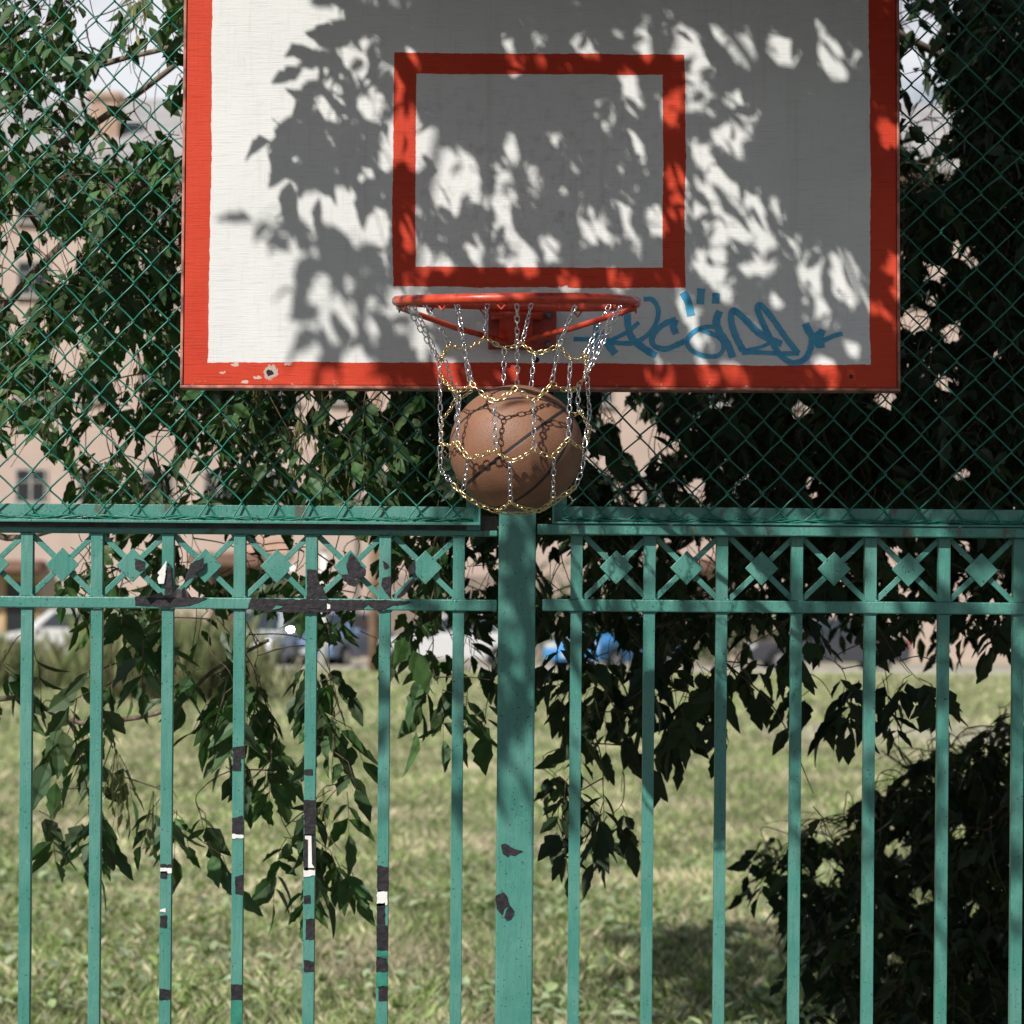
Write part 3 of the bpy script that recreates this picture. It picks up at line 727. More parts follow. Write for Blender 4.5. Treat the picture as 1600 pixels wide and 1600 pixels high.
# the low bush mass at lower right
bush_s=[]
def bush_edge(y):   # left limit in px of the bush at a row
    for (ya,xa),(yb,xb) in zip(BE,BE[1:]):
        if y<=yb: return xa+(xb-xa)*max(0,(y-ya))/(yb-ya)
    return BE[-1][1]
BE=[(1100,1640),(1150,1550),(1200,1430),(1260,1360),(1300,1290),(1330,1185),(1370,1195),(1410,1220),(1460,1262),(1620,1275)]
for _ in range(1700):
    y=rv(1120,1700); x=bush_edge(y)+460*random.random()**.85+random.gauss(0,26)
    if x<2050: bush_s.append((P(x,y-25,rv(8.0,10.6)),dict(down=.7,bright=rv(.7,1.2))))
# --- left tree behind the fence
lt=thing('box_elder_tree',(-2.05,8.3,0),'leafy tree with hanging compound leaves behind the left fence panel, beige wall showing through','tree','trees behind the fence')
tw=MB(); lf=MB()
trunk=MB()
tq=branch(trunk,[Vector((-2.05,8.3,-.05)),Vector((-2.0,8.25,.8)),Vector((-2.1,8.1,1.7)),Vector((-1.95,8.0,2.6)),Vector((-1.8,7.9,3.6)),Vector((-1.9,7.9,4.6))],.13,.04,12)
lim=[]
for pts,r in (([tq[7],P(-150,330,8.0),P(0,268,7.9),P(112,215,7.8),P(210,150,7.6),P(330,60,7.5),P(470,-30,7.4)],.017),
    ([tq[12],P(-60,190,7.9),P(100,122,7.7),P(190,92,7.5),P(285,66,7.4),P(420,-10,7.3)],.012),
    ([tq[4],P(-120,900,7.6),P(40,840,7.3),P(180,800,7.3),P(258,742,7.25),P(307,660,7.2),P(380,600,7.2)],.010),
    ([tq[3],P(-60,1130,7.4),P(130,1130,7.2),P(265,1108,7.1),P(330,1050,7.1),P(420,1000,7.1)],.008),
    ([tq[9],P(150,330,7.4),P(420,380,7.3),P(640,560,7.4),P(740,800,7.4)],.013),
    ([tq[15],Vector((-1.0,7.6,4.2)),Vector((0,7.4,4.4)),Vector((.8,7.6,4.6))],.02),([tq[18],Vector((-2.2,7.9,5.2)),Vector((-1.6,8.2,5.9))],.02)):
    lim.append(branch(trunk,pts,r,.004,8))
grow(left_s,lim,tw,lf,.3,.003,ok=bg_ok,size=.66,every=12)
# upper crown, above the view: shades the lawn at lower right
up=[]
for _ in range(2000):
    up.append((Vector((rv(-2.6,.6),rv(6.9,10.3),rv(5.0,5.6))),{}))
grow(up,[lim[5],lim[6],tq[14:]],tw,lf,.3,.006,size=1.25)
trunk.build('trunk',M['bark'],lt,smooth=True); tw.build('twig',M['twig'],lt); lf.build('crown',M['leaf'],lt,smooth=False)
for (x,y,n) in ((215,600,16),(182,1225,14),(190,1262,10),(470,700,22),(500,650,12),(505,1285,14),(400,640,14),(560,720,14),(240,1290,8),(505,760,14),(35,60,8),(215,20,12)):
    sd=MB(); top_=P(x,y-55,6.92)
    for _ in range(n):
        o=P(x+rv(-16,16),y+rv(-30,40),rv(6.85,7.0)); leaflet(sd,o,Vector((rv(-.4,.4),rv(-.4,.4),-1)),rdir(),rv(.025,.04),rv(.007,.011),(rv(.8,1.2),)*3)
        sd.tube([o,o.lerp(top_,.5)+Vector((rv(-.006,.006),0,0)),top_],.0006,3,caps=False)
    sd.build('seed_cluster',M['seed'],lt)
# --- right tree
rt=thing('box_elder_tree',(2.75,9.6,0),'dense dark tree in deep shade behind the right fence panel','tree','trees behind the fence')
tw=MB(); lf=MB(); trunk=MB()
tq=branch(trunk,[Vector((2.75,9.6,-.05)),Vector((2.7,9.5,1)),Vector((2.55,9.2,2)),Vector((2.5,9.0,3)),Vector((2.6,9,4.4))],.16,.05,12)
lim=[]
for pts,r in (([tq[9],P(1800,200,8.8),P(1600,150,8.5),P(1420,60,8.2),P(1200,-60,8)],.03),([tq[8],P(1850,420,8.7),P(1650,420,8.4),P(1480,360,8.2),P(1250,300,8),P(1000,380,7.9)],.022),
    ([tq[6],P(1800,640,8.6),P(1560,640,8.4),P(1350,650,8),P(1120,700,7.8),P(900,800,7.6)],.014),([tq[5],P(1830,900,8.6),P(1600,880,8.2),P(1380,900,7.9),P(1200,940,7.7),P(1020,980,7.5)],.010),
    ([tq[13],P(1500,-200,8.6),P(1100,-300,8.2)],.03)):
    lim.append(branch(trunk,pts,r,.004,8))
grow(right_s,lim,tw,lf,.3,.003,size=.72,ok=bg_ok,every=12)
for _ in range(240):
    o=P(rv(900,2300),rv(-900,-80),rv(7.6,10)); spray(lf,None,o,size=1.3)
trunk.build('trunk',M['bark'],rt,smooth=True); tw.build('twig',M['twig'],rt); lf.build('crown',M['leaf_shaded'],rt)
# --- bush
bu=thing('bush',(2.1,9.3,0),'dark leafy bush in shade at the lower right behind the fence pickets','bush')
tw=MB(); lf=MB(); st_=MB(); lim=[]
for i in range(9):
    a=rv(-1.2,1.2); e=Vector((2.1-rv(.2,1.1),9.3+rv(-.8,.8),rv(.5,1.3)))
    lim.append(branch(st_,[Vector((2.1+rv(-.1,.1),9.3+rv(-.1,.1),-.03)),Vector((2.0+a*.2,9.3+rv(-.3,.3),.5)),e],.016,.004,7))
grow(bush_s,lim,tw,lf,.3,.003,size=.74,every=12,ok=bg_ok)
st_.build('stem',M['bark'],bu,smooth=True); tw.build('twig',M['twig'],bu); lf.build('foliage',M['leaf_shaded'],bu)

# --- the court-side tree whose crown hangs over the hoop (above the view)
ot=thing('overhanging_tree',(-4.7,1.4,0),'big leafy tree on the court side, its branches hanging over the hoop','tree')
SH={}  # rows v/100 -> {col: cover}
def shrow(v,c0,vals):
    for i,x in enumerate(vals): SH[(c0+i,v)]=x
shrow(0,5,[.3,.88]+[.95]*8); shrow(1,5,[.15,.85]+[.95]*8); shrow(2,5,[.1,.75]+[.94]*8); shrow(3,5,[0,.6]+[.93]*8)
shrow(4,5,[.05,.62]+[.92]*8); shrow(5,5,[.1,.65]+[.92]*8)
shrow(6,5,[.1,.5,.3,.68,.68,.68,.68,.78,.78,.86]); shrow(7,5,[.15,.4,.25,.64,.64,.64,.64,.72,.72,.8]); shrow(8,5,[.5,.5,.25,.4,.5,.5,.6,.6,.6,.7])
shrow(9,5,[.6,.55,.2,.3,.4,.4,.6,.6,.5,.6]); shrow(10,5,[.45,.45,.1,.12,.12,.25,.4,.5,.5,.5]); shrow(11,5,[0,0,0,0,0,0,.12,.36,.5,.5]); shrow(12,13,[.36,.36])
FR=[(462,190,2,.85),(515,140,3,.9),(480,80,1,.85),(575,270,2,1.0),(545,300,1,1.0),(548,30,4,.9),(505,85,2,.9),(565,100,3,.95),(470,150,2,.85),(520,180,4,.9),(478,215,3,.85),(552,225,4,.9),(595,150,3,1),(610,40,4,1.1),(590,260,2,1),
(490,330,1,1.7),(535,330,1,1.7),(458,360,1,1.8),(565,395,3,1.8),(530,425,4,1.9),(595,440,4,1.8),(520,505,3,2),(585,520,4,1.9),(640,550,3,1.9),(660,470,2,1.9)]
LIT=[(602,112,12,26),(572,332,22,24),(505,305,45,18),(622,472,12,24),(562,560,20,18),(498,452,14,14),(1010,1045,105,105),(590,85,7,18),(621,50,8,14),(559,140,12,16),(489,136,8,16),(536,62,14,25),(609,194,10,35),(590,221,8,20),(660,201,12,30),(702,235,33,28),(687,279,24,30),(718,290,20,12),(776,263,12,34),(823,260,10,25),(788,210,8,20),(780,325,24,34),(784,388,14,25),(815,388,15,30),(733,376,10,25),(656,390,10,15),(690,402,10,12),(784,31,12,18),(815,40,15,30),(784,70,10,15),(629,350,10,30),(625,155,12,18),(629,217,10,30),(544,492,12,18),(586,488,10,20),(625,496,10,25),(652,504,15,40),(640,430,14,14),
(892,33,12,18),(942,21,7,10),(911,43,7,14),(859,71,16,10),(987,28,11,25),(1044,28,28,30),(1068,62,26,22),(1106,9,12,14),(1144,38,15,30),(1206,38,25,28),(1286,57,21,34),(1258,5,14,10),(1327,57,7,12),(930,147,13,22),(973,128,11,25),(978,204,13,28),(859,190,15,10),(887,233,12,10),(866,266,9,16),(1099,133,13,20),(1146,133,13,25),(1120,185,20,20),(1144,171,12,18),(1139,209,18,10),(1077,119,9,20),(1087,214,14,25),(1054,124,12,20),(1096,252,12,18),(1120,280,22,35),(1096,309,34,30),(1111,347,20,18),(1054,285,16,55),(1030,143,9,20),(1016,328,14,25),(1172,309,10,22),(1203,309,7,16),(1153,361,15,30),(1187,366,12,40),(1172,404,24,18),(1225,371,14,14),(1270,371,6,20),(1258,423,13,25),(1296,413,16,35),(1324,418,14,44),(1272,475,20,25),(1343,466,18,18),(911,333,14,30),(935,333,14,34),(966,304,9,25),(982,370,11,30),(854,380,13,25),(1092,399,13,25),(1120,404,14,30),(1125,446,10,20),(1379,176,16,30),(1391,418,9,45),(1381,494,10,20),(1329,541,9,14),(1286,565,18,9),(963,423,16,15),(883,432,15,10),(968,95,11,14),(1208,461,6,12),(1030,584,18,20),(1106,584,20,20),(1149,584,11,20),(1068,470,11,30),(1090,520,12,40),(720,590,26,14),(800,585,18,12),(700,575,20,14),
(640,690,26,20),(820,760,30,30),(840,700,26,26),(930,700,40,24),(1060,720,34,34),(1180,690,30,24),(1290,740,24,34),(1390,700,26,24),(1480,760,24,30),(1130,800,18,30),(800,900,16,50),(960,860,40,60),(1100,900,30,50),(1240,960,24,60),(1330,860,20,40)]
def can_ok(p):
    if not out_view(p): return False
    k=(p.y-6.0)/SUN.y; q=proj(p-SUN*k)
    for x,y,a,b_ in LIT:
        if ((q[0]-x)/(a*.99+1))**2+((q[1]-y)/(b_*.99+1))**2<1: return False
    return True
can=[]
def out_view(p):
    q=proj(p)
    return q is None or not (-70<q[0]<1670 and -70<q[1]<1670)
for u in range(-10,24):
    for v in range(-20,14):
        if (u,v) in SH: cov=SH[(u,v)]
        elif u>=15: cov=.96 if v<6 else (.8 if v<9 else (.5 if v<13 else 0))
        elif v<0:
            if v>=-3: cov=.93 if u>=6 else (.5 if u==5 else 0)
            elif u>=-2: cov=.90 if v>-12 else .75
            else: cov=0
        else: cov=0
        if cov<=0: continue
        n=(9.5 if 0<=v<6 else (5.0 if v<0 else 3.2))*-math.log(max(1-cov,.01))*(.128**2)/.0086; n=int(n)+(random.random()<n-int(n))
        for _ in range(n):
            uu,vv=u*100+rv(0,100),v*100+rv(0,100)
            if v>=6: t=rv(2.1,3.2)
            elif 0<=v<6: t=rv(.9,1.7)
            elif v>=-2: t=rv(1.0,2.2)
            else: t=rv(1.7,4.2)
            base=P(uu,vv,6.0); o=base+SUN*t
            while t<6 and not all(out_view(o+Vector((0,0,dz))) for dz in (.1,-.15,-.3)): t+=.15; o=base+SUN*t
            can.append((o+Vector((0,0,.05)),dict(size=.5) if 0<=v<6 else {}))
for u_,v_,n_ in ((690,600,1),(735,640,2),(700,690,1),(740,760,1),(722,800,1),(695,850,1),(732,880,1),(706,985,1)):
    for _ in range(n_):
        t=1.9; b_=P(u_+rv(-14,14),v_+rv(-14,14)-40,6)
        while t<4 and not all(out_view(b_+SUN*t+Vector((0,0,dz))) for dz in (.1,-.15,-.28)): t+=.1
        can.append((b_+SUN*t,dict(down=1.3,size=1.15,nl=3)))
for u_,v_,n_,t_ in FR:
    for _ in range(n_+1): can.append((P(u_+2+rv(-22,22),v_+rv(-22,22)-50,6)+SUN*(t_+rv(-.08,.08)),dict(down=1.0,size=.78)))
LA=np.array(LIT,dtype=float); LA[:,2:]=LA[:,2:]*.92; SA=np.array(tuple(SUN))
def can_okv(vs):
    wild=random.random()<.07
    V=np.array(vs); V=V[V[:,1]>.3]
    if len(V)==0: return True
    a=V[:,0]*F/V[:,1]; b_=(V[:,2]-CZ)*F/V[:,1]; x=800+a*ct+b_*st; y=HY+a*st-b_*ct
    if np.any((x>-60)&(x<1660)&(y>-60)&(y<1660)): return False
    if wild: return True
    k=(V[:,1]-6)/SA[1]; return not in_ell(V-k[:,None]*SA,LA,.3)
OKV[can_ok]=can_okv
tw=MB(); lf=MB(); trunk=MB()
def cpt(u,v,t): return P(u,v,6)+SUN*t
tq=branch(trunk,[Vector((-4.7,1.4,-.05)),Vector((-4.68,1.42,1.2)),Vector((-4.6,1.45,2.4)),Vector((-4.65,1.5,3.6)),Vector((-4.5,1.6,4.8)),Vector((-4.4,1.6,5.8))],.2,.07,14)
lim=[]
for pts,r in (([tq[12],cpt(-300,-700,3.6),cpt(200,-550,3.2),cpt(620,-350,2.6),cpt(900,-260,2.4),cpt(1300,-200,2.4),cpt(1900,-100,2.4)],.04),
    ([tq[15],cpt(-200,-1100,3.7),cpt(500,-1000,3.4),cpt(1100,-900,3.2),cpt(1800,-800,3.2)],.05),
    ([tq[18],cpt(-100,-1600,4),cpt(700,-1500,3.6),cpt(1500,-1400,3.4),cpt(2100,-1300,3.4)],.05),
    ([cpt(620,-350,2.6),cpt(760,-60,2.5),cpt(900,250,2.7),cpt(1050,500,2.9),cpt(1150,750,3.2),cpt(1250,1000,3.4)],.016),
    ([cpt(900,-260,2.4),cpt(1150,50,2.5),cpt(1300,350,2.7),cpt(1420,700,3.2)],.014),
    ([cpt(500,-460,2.9),cpt(600,-120,1.9),cpt(590,60,1.75)],.010),([cpt(700,-330,2.5),cpt(680,100,2.5),cpt(640,430,2.8),cpt(620,900,3.2)],.010)):
    pts=[p.copy() for p in pts]; lim.append(branch(trunk,pts,r,.006,8,ok=out_view))
grow(can,lim,tw,lf,.3,.003,ok=can_ok,okb=can_ok,every=10,size=.64)
trunk.build('trunk',M['bark'],ot,smooth=True); tw.build('twig',M['twig'],ot); lf.build('crown',M['leaf'],ot)

# ------------------------------------------------------------------ ground, lawn, road
def sheet(name,x0,x1,y0,y1,z,mat):
    b=MB(); b.add([(x0,y0,z),(x1,y0,z),(x1,y1,z),(x0,y1,z)],[(0,1,2,3)]); return tag(b.build(name,mat),kind='structure')
def mat_lawn():
    m=Mat('dry_lawn',(.2,.2,.1),.95); v=m.coord('Object'); vs=m.coord('Object',(.5,1,1))
    n=m.noise(v,.35,5,.6); n2=m.noise(v,6,5,.7); n3=m.noise(vs,.12,3)
    c=m.mix(n.step(.35,.68),(.19,.24,.095),(.37,.35,.22))
    c=m.mix(n2.step(.42,.72)*.7,c,(.05,.075,.025))
    c=m.mix(n3.step(.58,.70)*.8,c,(.36,.31,.24))
    m.base(c); m.bump(n2,.8,.05); return m.m
sheet('lawn_ground',-900,900,6.9,1800,0,mat_lawn())
sheet('court_ground',-40,40,-40,6.896,.004,mat_plain('worn_court_asphalt',(.07,.068,.065),.9,.3,3))
sheet('parking_road',-300,300,77.5,92,.006,mat_plain('pale_dusty_asphalt',(.30,.275,.245),.9,.15,.4))
sheet('sandy_path',3.3,14,33,44,.008,mat_plain('pale_sandy_gravel',(.37,.345,.255),.95,.2,1.2))
b=MB(); b.box(-300,300,77.2,77.497,-.1,.12); tag(b.build('road_kerb',mat_plain('pale_concrete_kerb',(.42,.39,.35),.9,.15,2),bevel=.02),kind='structure')

def blades(name,N,ysamp,hh,ww,mat,pal,xf=1.35,xoff=None,label=None,lean=.5):
    Y=ysamp(N); X=(rng.uniform(-1,1,N)*(800/F)*xf*Y+ (0)) if xoff is None else xoff(Y,N)
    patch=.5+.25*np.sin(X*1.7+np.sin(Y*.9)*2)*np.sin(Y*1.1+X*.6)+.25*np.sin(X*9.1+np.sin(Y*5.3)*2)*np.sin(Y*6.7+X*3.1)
    h=rng.uniform(*hh,N)*(.7+.6*patch)*(rng.random(N)**.5*.6+.4); wd=rng.uniform(*ww,N)
    jx_=X+rng.normal(0,.9,N); jy_=Y+rng.normal(0,1.6,N); h[(jx_>4.0)&(jx_<13)&(jy_>34.5)&(jy_<42.5)]*=.25
    a=rng.uniform(0,2*np.pi,N); lx=rng.normal(0,lean,N)*h; ly=rng.normal(0,lean,N)*h
    dx=np.cos(a)*wd/2; dy=np.sin(a)*wd/2
    V=np.zeros((N,4,3)); V[:,0]=np.stack([X-dx,Y-dy,np.zeros(N)-.01],1); V[:,1]=np.stack([X+dx,Y+dy,np.zeros(N)-.01],1)
    V[:,2]=np.stack([X+lx*.4+dx*.7,Y+ly*.4+dy*.7,h*.6],1); V[:,3]=np.stack([X+lx,Y+ly,h],1)
    Fc=np.concatenate([np.array([[0,1,2]])+4*np.arange(N)[:,None],np.array([[0,2,3]])+4*np.arange(N)[:,None]])
    pal=np.array(pal); idx=rng.integers(0,len(pal),N); dry=(np.sin(X*2.3+Y*.7)+np.sin(Y*1.9-X*1.1)+rng.normal(0,.9,N))>1.5
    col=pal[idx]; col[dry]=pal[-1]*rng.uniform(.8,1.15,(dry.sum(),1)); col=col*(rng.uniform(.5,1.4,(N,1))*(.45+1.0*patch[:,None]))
    o=mesh_np(name,V.reshape(-1,3),Fc,mat,np.repeat(col,4,axis=0)); tag(o,label,None,None,'stuff'); return o
def mat_grass():
    m=Mat('grass_blade',(.1,.14,.05),.6,spec=.3); t=m.tint(); m.base(m.mix(0.0,t,t))
    tr=m.node('ShaderNodeBsdfTranslucent'); mxs=m.node('ShaderNodeMixShader'); mxs.inputs[0].default_value=.3
    m.nt.links.new(t,tr.inputs[0]); m.nt.links.new(m.b.outputs[0],mxs.inputs[1]); m.nt.links.new(tr.outputs[0],mxs.inputs[2]); m.nt.links.new(mxs.outputs[0],m.out.inputs[0]); return m.m
M['grass']=mat_grass()
PAL=[(.14,.215,.06),(.25,.345,.115),(.36,.445,.19),(.50,.51,.28),(.64,.57,.40)]
def ymix(a,b_): return lambda N: np.sqrt(rng.uniform(a*a,b_*b_,N))
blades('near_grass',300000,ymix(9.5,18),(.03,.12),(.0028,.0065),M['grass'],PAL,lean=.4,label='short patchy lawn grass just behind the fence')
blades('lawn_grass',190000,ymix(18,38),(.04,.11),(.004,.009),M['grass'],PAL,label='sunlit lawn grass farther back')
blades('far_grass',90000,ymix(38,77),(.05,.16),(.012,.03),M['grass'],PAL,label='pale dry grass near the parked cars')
def patch_x(c,hw): return lambda Y,N: (c+rng.normal(0,hw,N)-800)*Y/F
blades('tall_grass',5200,lambda N:rng.uniform(50,57,N),(.7,1.7),(.012,.03),M['grass'],[(.12,.16,.06),(.16,.20,.08),(.25,.25,.13)],xoff=patch_x(265,55),label='clump of tall feathery grass before the beige building',lean=.22)
blades('tall_weeds',2200,lambda N:rng.uniform(56,62,N),(.5,1.2),(.012,.03),M['grass'],[(.13,.17,.07),(.18,.21,.09),(.25,.25,.13)],xoff=patch_x(20,40),label='tall pale weeds in front of the doorway',lean=.25)
# broad-leaved weeds in the near lawn
wb=MB()
for _ in range(16000):
    Y=math.sqrt(rv(9.8**2,19**2)); X=rv(-1,1)*800/F*1.3*Y
    if math.sin(X*2.1+1.3*math.sin(Y*.8))+math.sin(Y*1.7+X)+random.gauss(0,.7)<.1: continue
    o=Vector((X,Y,rv(.02,.10))); g=rv(.5,1.4)
    leaflet(wb,o,Vector((rv(-1,1),rv(-1,1),rv(-.2,.5))),UP+rdir()*.5,rv(.03,.085),rv(.022,.055),(g,g*rv(.95,1.1),g*rv(.8,1.1)))
tag(wb.build('lawn_weeds',mat_leaf('weed_leaf',(.20,.29,.13),(.36,.43,.24),(.30,.36,.22),.25)),'low broad leaved weeds growing through the near lawn',None,None,'stuff')

# ------------------------------------------------------------------ building
YW=95.0
def W(px,py,Y=YW): p=P(px,py,Y); a=(px-800)*Y/F; return a, CZ+(HY-py)*Y/F
def mat_plaster():
    m=Mat('pink_beige_plaster',(.6,.47,.38),.9); v=m.coord('Object'); n=m.noise(v,.25,5,.6); s=m.noise(m.coord('Object',(1,1,.12)),1.6,4,.6)
    c=m.mix(n.step(.3,.7),(.41,.315,.27),(.49,.385,.33)); c=m.mix(s.step(.55,.75)*.35,c,(.36,.27,.23))
    m.base(c); return m.m
bl=thing('apartment_building',(0,YW,0),'long pink beige apartment building with grey roof and small windows behind the trees','building')
zeave=W(0,268)[1]; xa,xb=W(-620,0)[0],W(1800,0)[0]
b=MB(); b.box(xa,xb,YW,YW+12,-.2,zeave); b.build('wall',mat_plaster(),bl)
b=MB(); b.box(xa-.4,xb+.4,YW-.7,YW+12.4,zeave+.002,zeave+.35); zr=W(0,212)[1]
b.add([(xa-.4,YW-.7,zeave+.36),(xb+.4,YW-.7,zeave+.36),(xb+.4,YW+12.4,zeave+.36),(xa-.4,YW+12.4,zeave+.36),(xa+2,YW+5.5,zr+2),(xb-2,YW+5.5,zr+2)],[(0,1,5,4),(2,3,4,5),(1,2,5),(3,0,4)])
roof=b.build('roof',mat_plain('weathered_grey_roofing',(.34,.33,.33),.7,.15,1.5),bl)
for px in (150,640,1180,1560):
    x,_=W(px,0); b=MB(); zt_=W(0,150)[1]; b.box(x-.45,x+.45,YW+1.0,YW+1.9,zeave+.5,zt_); b.box(x-.55,x+.55,YW+.9,YW+2.0,zt_+.002,zt_+.2)
    b.build('chimney',mat_plain('chimney_plaster',(.40,.27,.20),.9,.2,2),roof)
mg=Mat('dark_window_glass',(.02,.024,.03),.08).m; mf=mat_plain('window_frame_paint',(.36,.34,.32),.5,.2,5)
wd0=None
for r_,py in enumerate((765,603,441,330)):
    for c_ in range(24):
        px=47+(c_-6)*98; x,z=W(px,py)
        if not(xa+1<x<xb-1): continue
        hw,hh=.45,.5 if r_<3 else .4
        if wd0 is None or r_==3:
            f=MB(); f.box(-hw-.06,hw+.06,-.04,.02,-hh-.06,-hh); f.box(-hw-.06,hw+.06,-.04,.02,hh,hh+.06); f.box(-hw-.06,-hw,-.04,.02,-hh,hh); f.box(hw,hw+.06,-.04,.02,-hh,hh); f.box(-.03,.03,-.035,.02,-hh,hh)
            f.box(-hw,hw,-.036,.018,.12,.16)
            fo=f.build('window',mf,bl,world=False); g=MB(); g.box(-hw+.001,hw-.001,-.012,-.004,-hh+.001,hh-.001); go=g.build('pane',mg,fo,world=False)
            s=MB(); s.box(-hw-.12,hw+.12,-.16,-.041,-hh-.12,-hh-.055); sg=s.build('sill',mf,fo,world=False)
            if wd0 is None: wd0=(fo,go,sg)
        else:
            fo=wd0[0].copy(); COL.objects.link(fo)
            for ch in wd0[1:]: k=ch.copy(); COL.objects.link(k); k.parent=fo
            fo.parent=bl
        fo.location=(x,-.03,z)
def bpart(name,px0,px1,py0,py1,d0,d1,mat,bev=0):
    b=MB(); x0,z1=W(px0,py0); x1,z0=W(px1,py1); b.box(x0,x1,YW+d0,YW+d1,z0,z1); return b.build(name,mat,bl,bevel=bev)
mbrown=mat_plain('red_brown_awning',(.16,.085,.06),.8,.3,2)
bpart('awning',-60,72,882,900,-1.3,-.003,mbrown,.05); bpart('awning',300,425,868,888,-1.3,-.003,mbrown,.05); bpart('awning',1010,1150,872,890,-1.3,-.003,mbrown,.05)
d=bpart('door',2,62,903,1033,-.06,-.004,mat_plain('ochre_door_frame',(.42,.28,.12),.6,.2,3),.02)
x0,z1=W(9,915); x1,z0=W(55,1028); b=MB(); b.box(x0,x1,-.075,-.062,z0,z1); b.build('door_glass',mg,d,world=False)
d2=bpart('door',330,400,892,1033,-.06,-.004,mat_plain('brown_door',(.14,.08,.05),.6,.2,3),.02)
bpart('wall_shade_patch',600,860,900,1034,-.12,-.003,mat_plain('shaded_wall_plaster',(.24,.19,.16),.9,.2,1),.02)  # darker slab on the wall: its shadowed stretch painted in
bpart('shop_sign',384,452,845,871,-.14,-.05,mat_plain('faded_orange_sign',(.50,.32,.24),.8,.2,1.2),.02)
bpart('drainpipe',552,557,280,1032,-.14,-.03,mat_plain('drainpipe_metal',(.30,.26,.23),.5,.1,3),.02)

# utility pole and white post
pp=P(584,1047,74); up_=thing('utility_pole',(pp.x,74,0),'brown wooden utility pole in front of the building, left of the fence post','utility pole')
b=MB(); b.tube([(pp.x,74,-.2),(pp.x,74,3),(pp.x,74,8.6)],[.14,.13,.10],10); b.build('pole_shaft',mat_plain('brown_pole_wood',(.26,.16,.11),.85,.3,6),up_,smooth=True)
b=MB(); b.box(pp.x-.8,pp.x+.8,73.85,73.95,7.9,8.02); b.build('cross_arm',M['bark'],up_,bevel=.01)
wp=P(505,1040,76); wpt=thing('white_post',(wp.x,76,0),'thin white metal post standing by the parked blue car','post')
b=MB(); b.tube([(wp.x,76,-.1),(wp.x,76,3.0)],.09,10); b.build('post_tube',mat_plain('white_post_paint',(.75,.75,.73),.5,.05,4),wpt,smooth=True)
b=MB(); b.tube([(wp.x,76,3.0),(wp.x,76,3.12)],[.1,.02],10); b.build('post_cap',M['steel'],wpt)

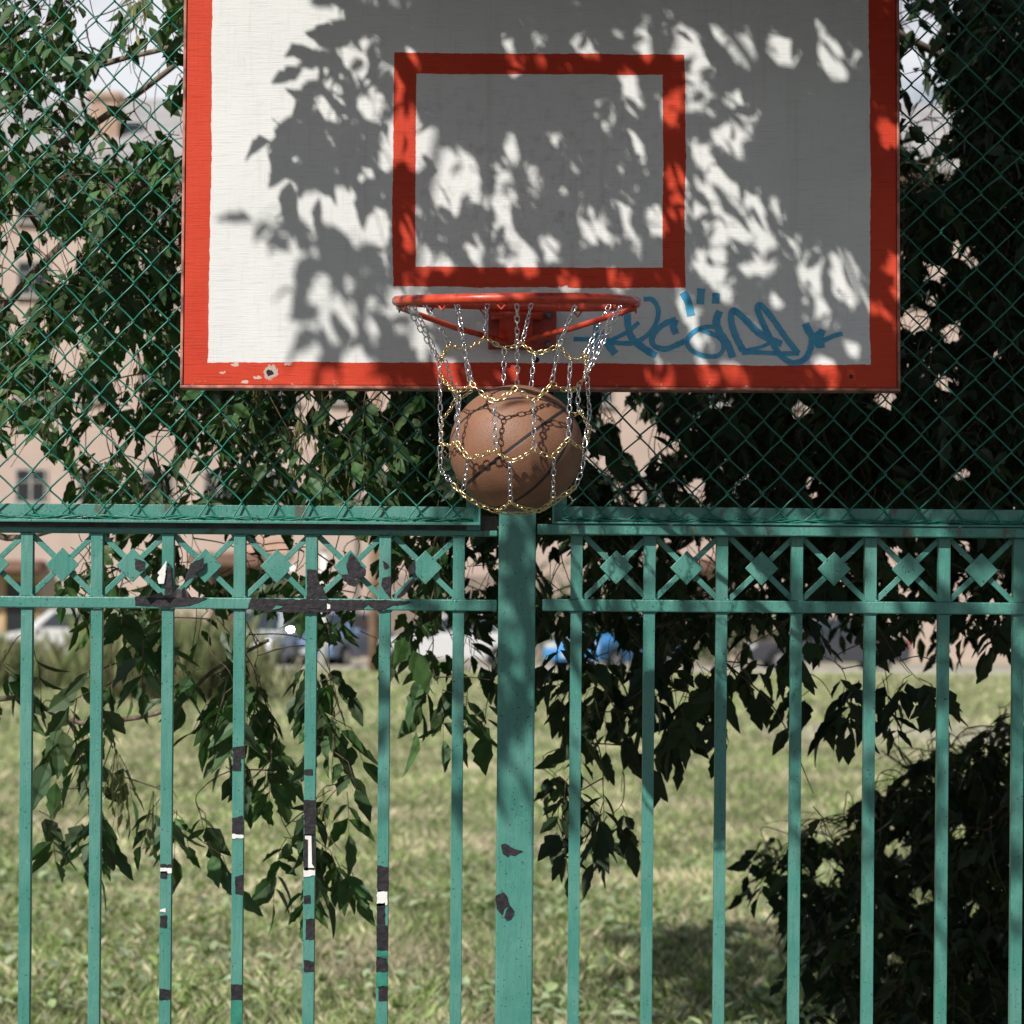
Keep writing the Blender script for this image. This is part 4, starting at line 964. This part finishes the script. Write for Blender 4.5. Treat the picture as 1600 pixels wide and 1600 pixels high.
# ------------------------------------------------------------------ cars
mtyre=mat_plain('tyre_rubber',(.02,.02,.02),.85,.2,20); mrim=mat_plain('alloy_rim',(.5,.5,.52),.35,.1,10,.8)
mglass=Mat('car_glass',(.03,.04,.05),.3).m; mlamp=Mat('headlamp_lens',(.6,.6,.6),.35,.2).m; mtail=mat_plain('tail_lamp_lens',(.55,.02,.02),.2,.1,9); mplate=mat_plain('number_plate_blank',(.7,.7,.68),.5,.05,9)
def car(px,Y,rot,col,label,hatch=False,h=1.45):
    g=P(px,1000,Y); root=thing('parked_car',(g.x,Y,.006),label,'car','cars parked before the building')
    root.rotation_euler=(0,0,math.radians(rot))
    mp_=Mat('car_paint_'+label.split()[0],col,.28); mp_.b.inputs['Coat Weight'].default_value=.6; paint=mp_.m
    xr=2.05 if not hatch else 1.95; hw=.86
    prof=[(-2.1,.30),(-2.14,.55),(-2.04,.74),(-1.0,.93),(1.2,.97),(xr-.05,.94),(xr+.06,.6),(xr,.30)]
    for cx in (1.28,-1.32):
        prof.append((cx+.37,.28))
        for k in range(1,6):
            a=math.pi*k/6; prof.append((cx+.37*math.cos(a),.28+.36*math.sin(a)))
        prof.append((cx-.37,.28))
    n=len(prof); b=MB(); vs=[(x,-hw,z) for x,z in prof]+[(x,hw,z) for x,z in prof]
    b.add(vs,[tuple(range(n)),tuple(range(2*n-1,n-1,-1))]+[(i,i+n,(i+1)%n+n,(i+1)%n) for i in range(n)][::1])
    b.build('body',paint,root,world=False,bevel=.05)
    tb=1.95 if hatch else 1.62; tt=1.55 if hatch else 1.02; zt=h
    base=[(-1.0,.76,.955),(tb,.76,.965)]; top=[(-.28,.58,zt),(tt,.58,zt-.02)]
    b=MB(); q=[(base[0][0],-.76,.94),(base[1][0],-.76,.94),(base[1][0],.76,.94),(base[0][0],.76,.94),(top[0][0],-.58,zt),(top[1][0],-.58,zt-.02),(top[1][0],.58,zt-.02),(top[0][0],.58,zt)]
    b.add(q,[(0,3,2,1),(4,5,6,7),(0,1,5,4),(1,2,6,5),(2,3,7,6),(3,0,4,7)]); b.build('cabin',paint,root,world=False,bevel=.05)
    q=[Vector(v) for v in q]
    def pane(name,a,b_,c,d,m0,m1,n0,n1):
        def pt(u,v): return a.lerp(b_,u).lerp(d.lerp(c,u),v)
        v4=[pt(m0,n0),pt(m1,n0),pt(m1,n1),pt(m0,n1)]; nn=(v4[1]-v4[0]).cross(v4[3]-v4[0]).normalized()
        mb=MB(); mb.add([v+nn*.012 for v in v4]+[v-nn*.01 for v in v4],[(0,1,2,3),(7,6,5,4),(0,4,5,1),(1,5,6,2),(2,6,7,3),(3,7,4,0)]); mb.build(name,mglass,root,world=False)
    pane('side_window',q[0],q[1],q[5],q[4],.10,.50,.12,.9); pane('side_window',q[0],q[1],q[5],q[4],.54,.90,.12,.9)
    pane('side_window',q[2],q[3],q[7],q[6],.10,.46,.12,.9); pane('side_window',q[2],q[3],q[7],q[6],.5,.9,.12,.9)
    pane('rear_window',q[1],q[2],q[6],q[5],.1,.9,.12,.88); pane('windscreen',q[3],q[0],q[4],q[7],.07,.93,.08,.92)
    for sx in (-1.32,1.28):
        for sy in (-1,1):
            b=MB(); y=sy*.80
            b.tube([(sx,y-.10,.31),(sx,y-.09,.31),(sx,y+.09,.31),(sx,y+.10,.31)],[.27,.31,.31,.27],20)
            t=b.build('wheel',mtyre,root,world=False,smooth=False); b=MB(); b.tube([(sx,y+sy*.085,.31),(sx,y+sy*.108,.31)],[.2,.18],14); b.build('wheel_rim',mrim,t,world=False)
    for sy in (-1,1):
        b=MB(); b.box(-2.13,-1.95,sy*.62-.17,sy*.62+.17,.60,.75); b.build('headlight',mlamp,root,world=False,bevel=.03)
        b=MB(); b.box(xr-.1,xr+.055,sy*.66-.15,sy*.66+.15,.66,.88); b.build('taillight',mtail,root,world=False,bevel=.02)
        b=MB(); b.box(-.75,-.62,sy*.9-.09,sy*.9+.09,.93,1.05); b.build('wing_mirror',paint,root,world=False,bevel=.03)
    b=MB(); b.box(-2.155,-2.12,-.26,.26,.40,.51); b.build('number_plate',mplate,root,world=False)
    return root
car(705,80,4,(.60,.60,.61),'white saloon car parked just left of the broad fence post',False,1.45)
car(528,82,68,(.13,.21,.36),'blue car seen nose on beside the brown utility pole',True,1.5)
car(415,80.5,78,(.52,.56,.60),'silvery white car half hidden by leaves, left of the blue car',True,1.55)
car(95,83,8,(.62,.62,.61),'white car at the far left in front of the doorway',True,1.5)
car(962,79,55,(.05,.26,.60),'bright blue car glimpsed through leaves right of the fence post',True,1.5)
car(1292,79.5,3,(.045,.045,.06),'dark grey saloon car parked behind the right fence panel',False,1.45)

# far shrubs by the building
def shrub(px,Y,wd,h,label):
    g=P(px,1000,Y); root=thing('garden_shrub',(g.x,Y,0),label,'shrub','shrubs along the building'); lf=MB(); stm=MB()
    for k in range(4): stm.tube([(g.x+rv(-.1,.1),Y,-.05),(g.x+rv(-.4,.4)*wd,Y+rv(-.3,.3),h*.6)],[.04,.015],6)
    for _ in range(900):
        d=rdir(); d=Vector((d.x*wd,d.y*wd*.8,abs(d.z)*h*.95+.05))*rv(.55,1.0); o=Vector((g.x,Y,.15))+d
        gcol=rv(.7,1.3); leaflet(lf,o,rdir(),UP+rdir(),rv(.16,.28),rv(.09,.16),(gcol,gcol,gcol))
    stm.build('stem',M['bark'],root); lf.build('foliage',mat_leaf('shrub_leaf',(.07,.10,.04),(.10,.13,.055),(.09,.11,.06),.2),root)
shrub(868,90,2.0,3.2,'olive green shrub by the wall just right of the broad post')
shrub(1160,88,1.7,1.9,'green shrub behind the dark grey car')
shrub(1020,91,2.0,3.4,'tall green shrub between the bright blue and dark grey cars')
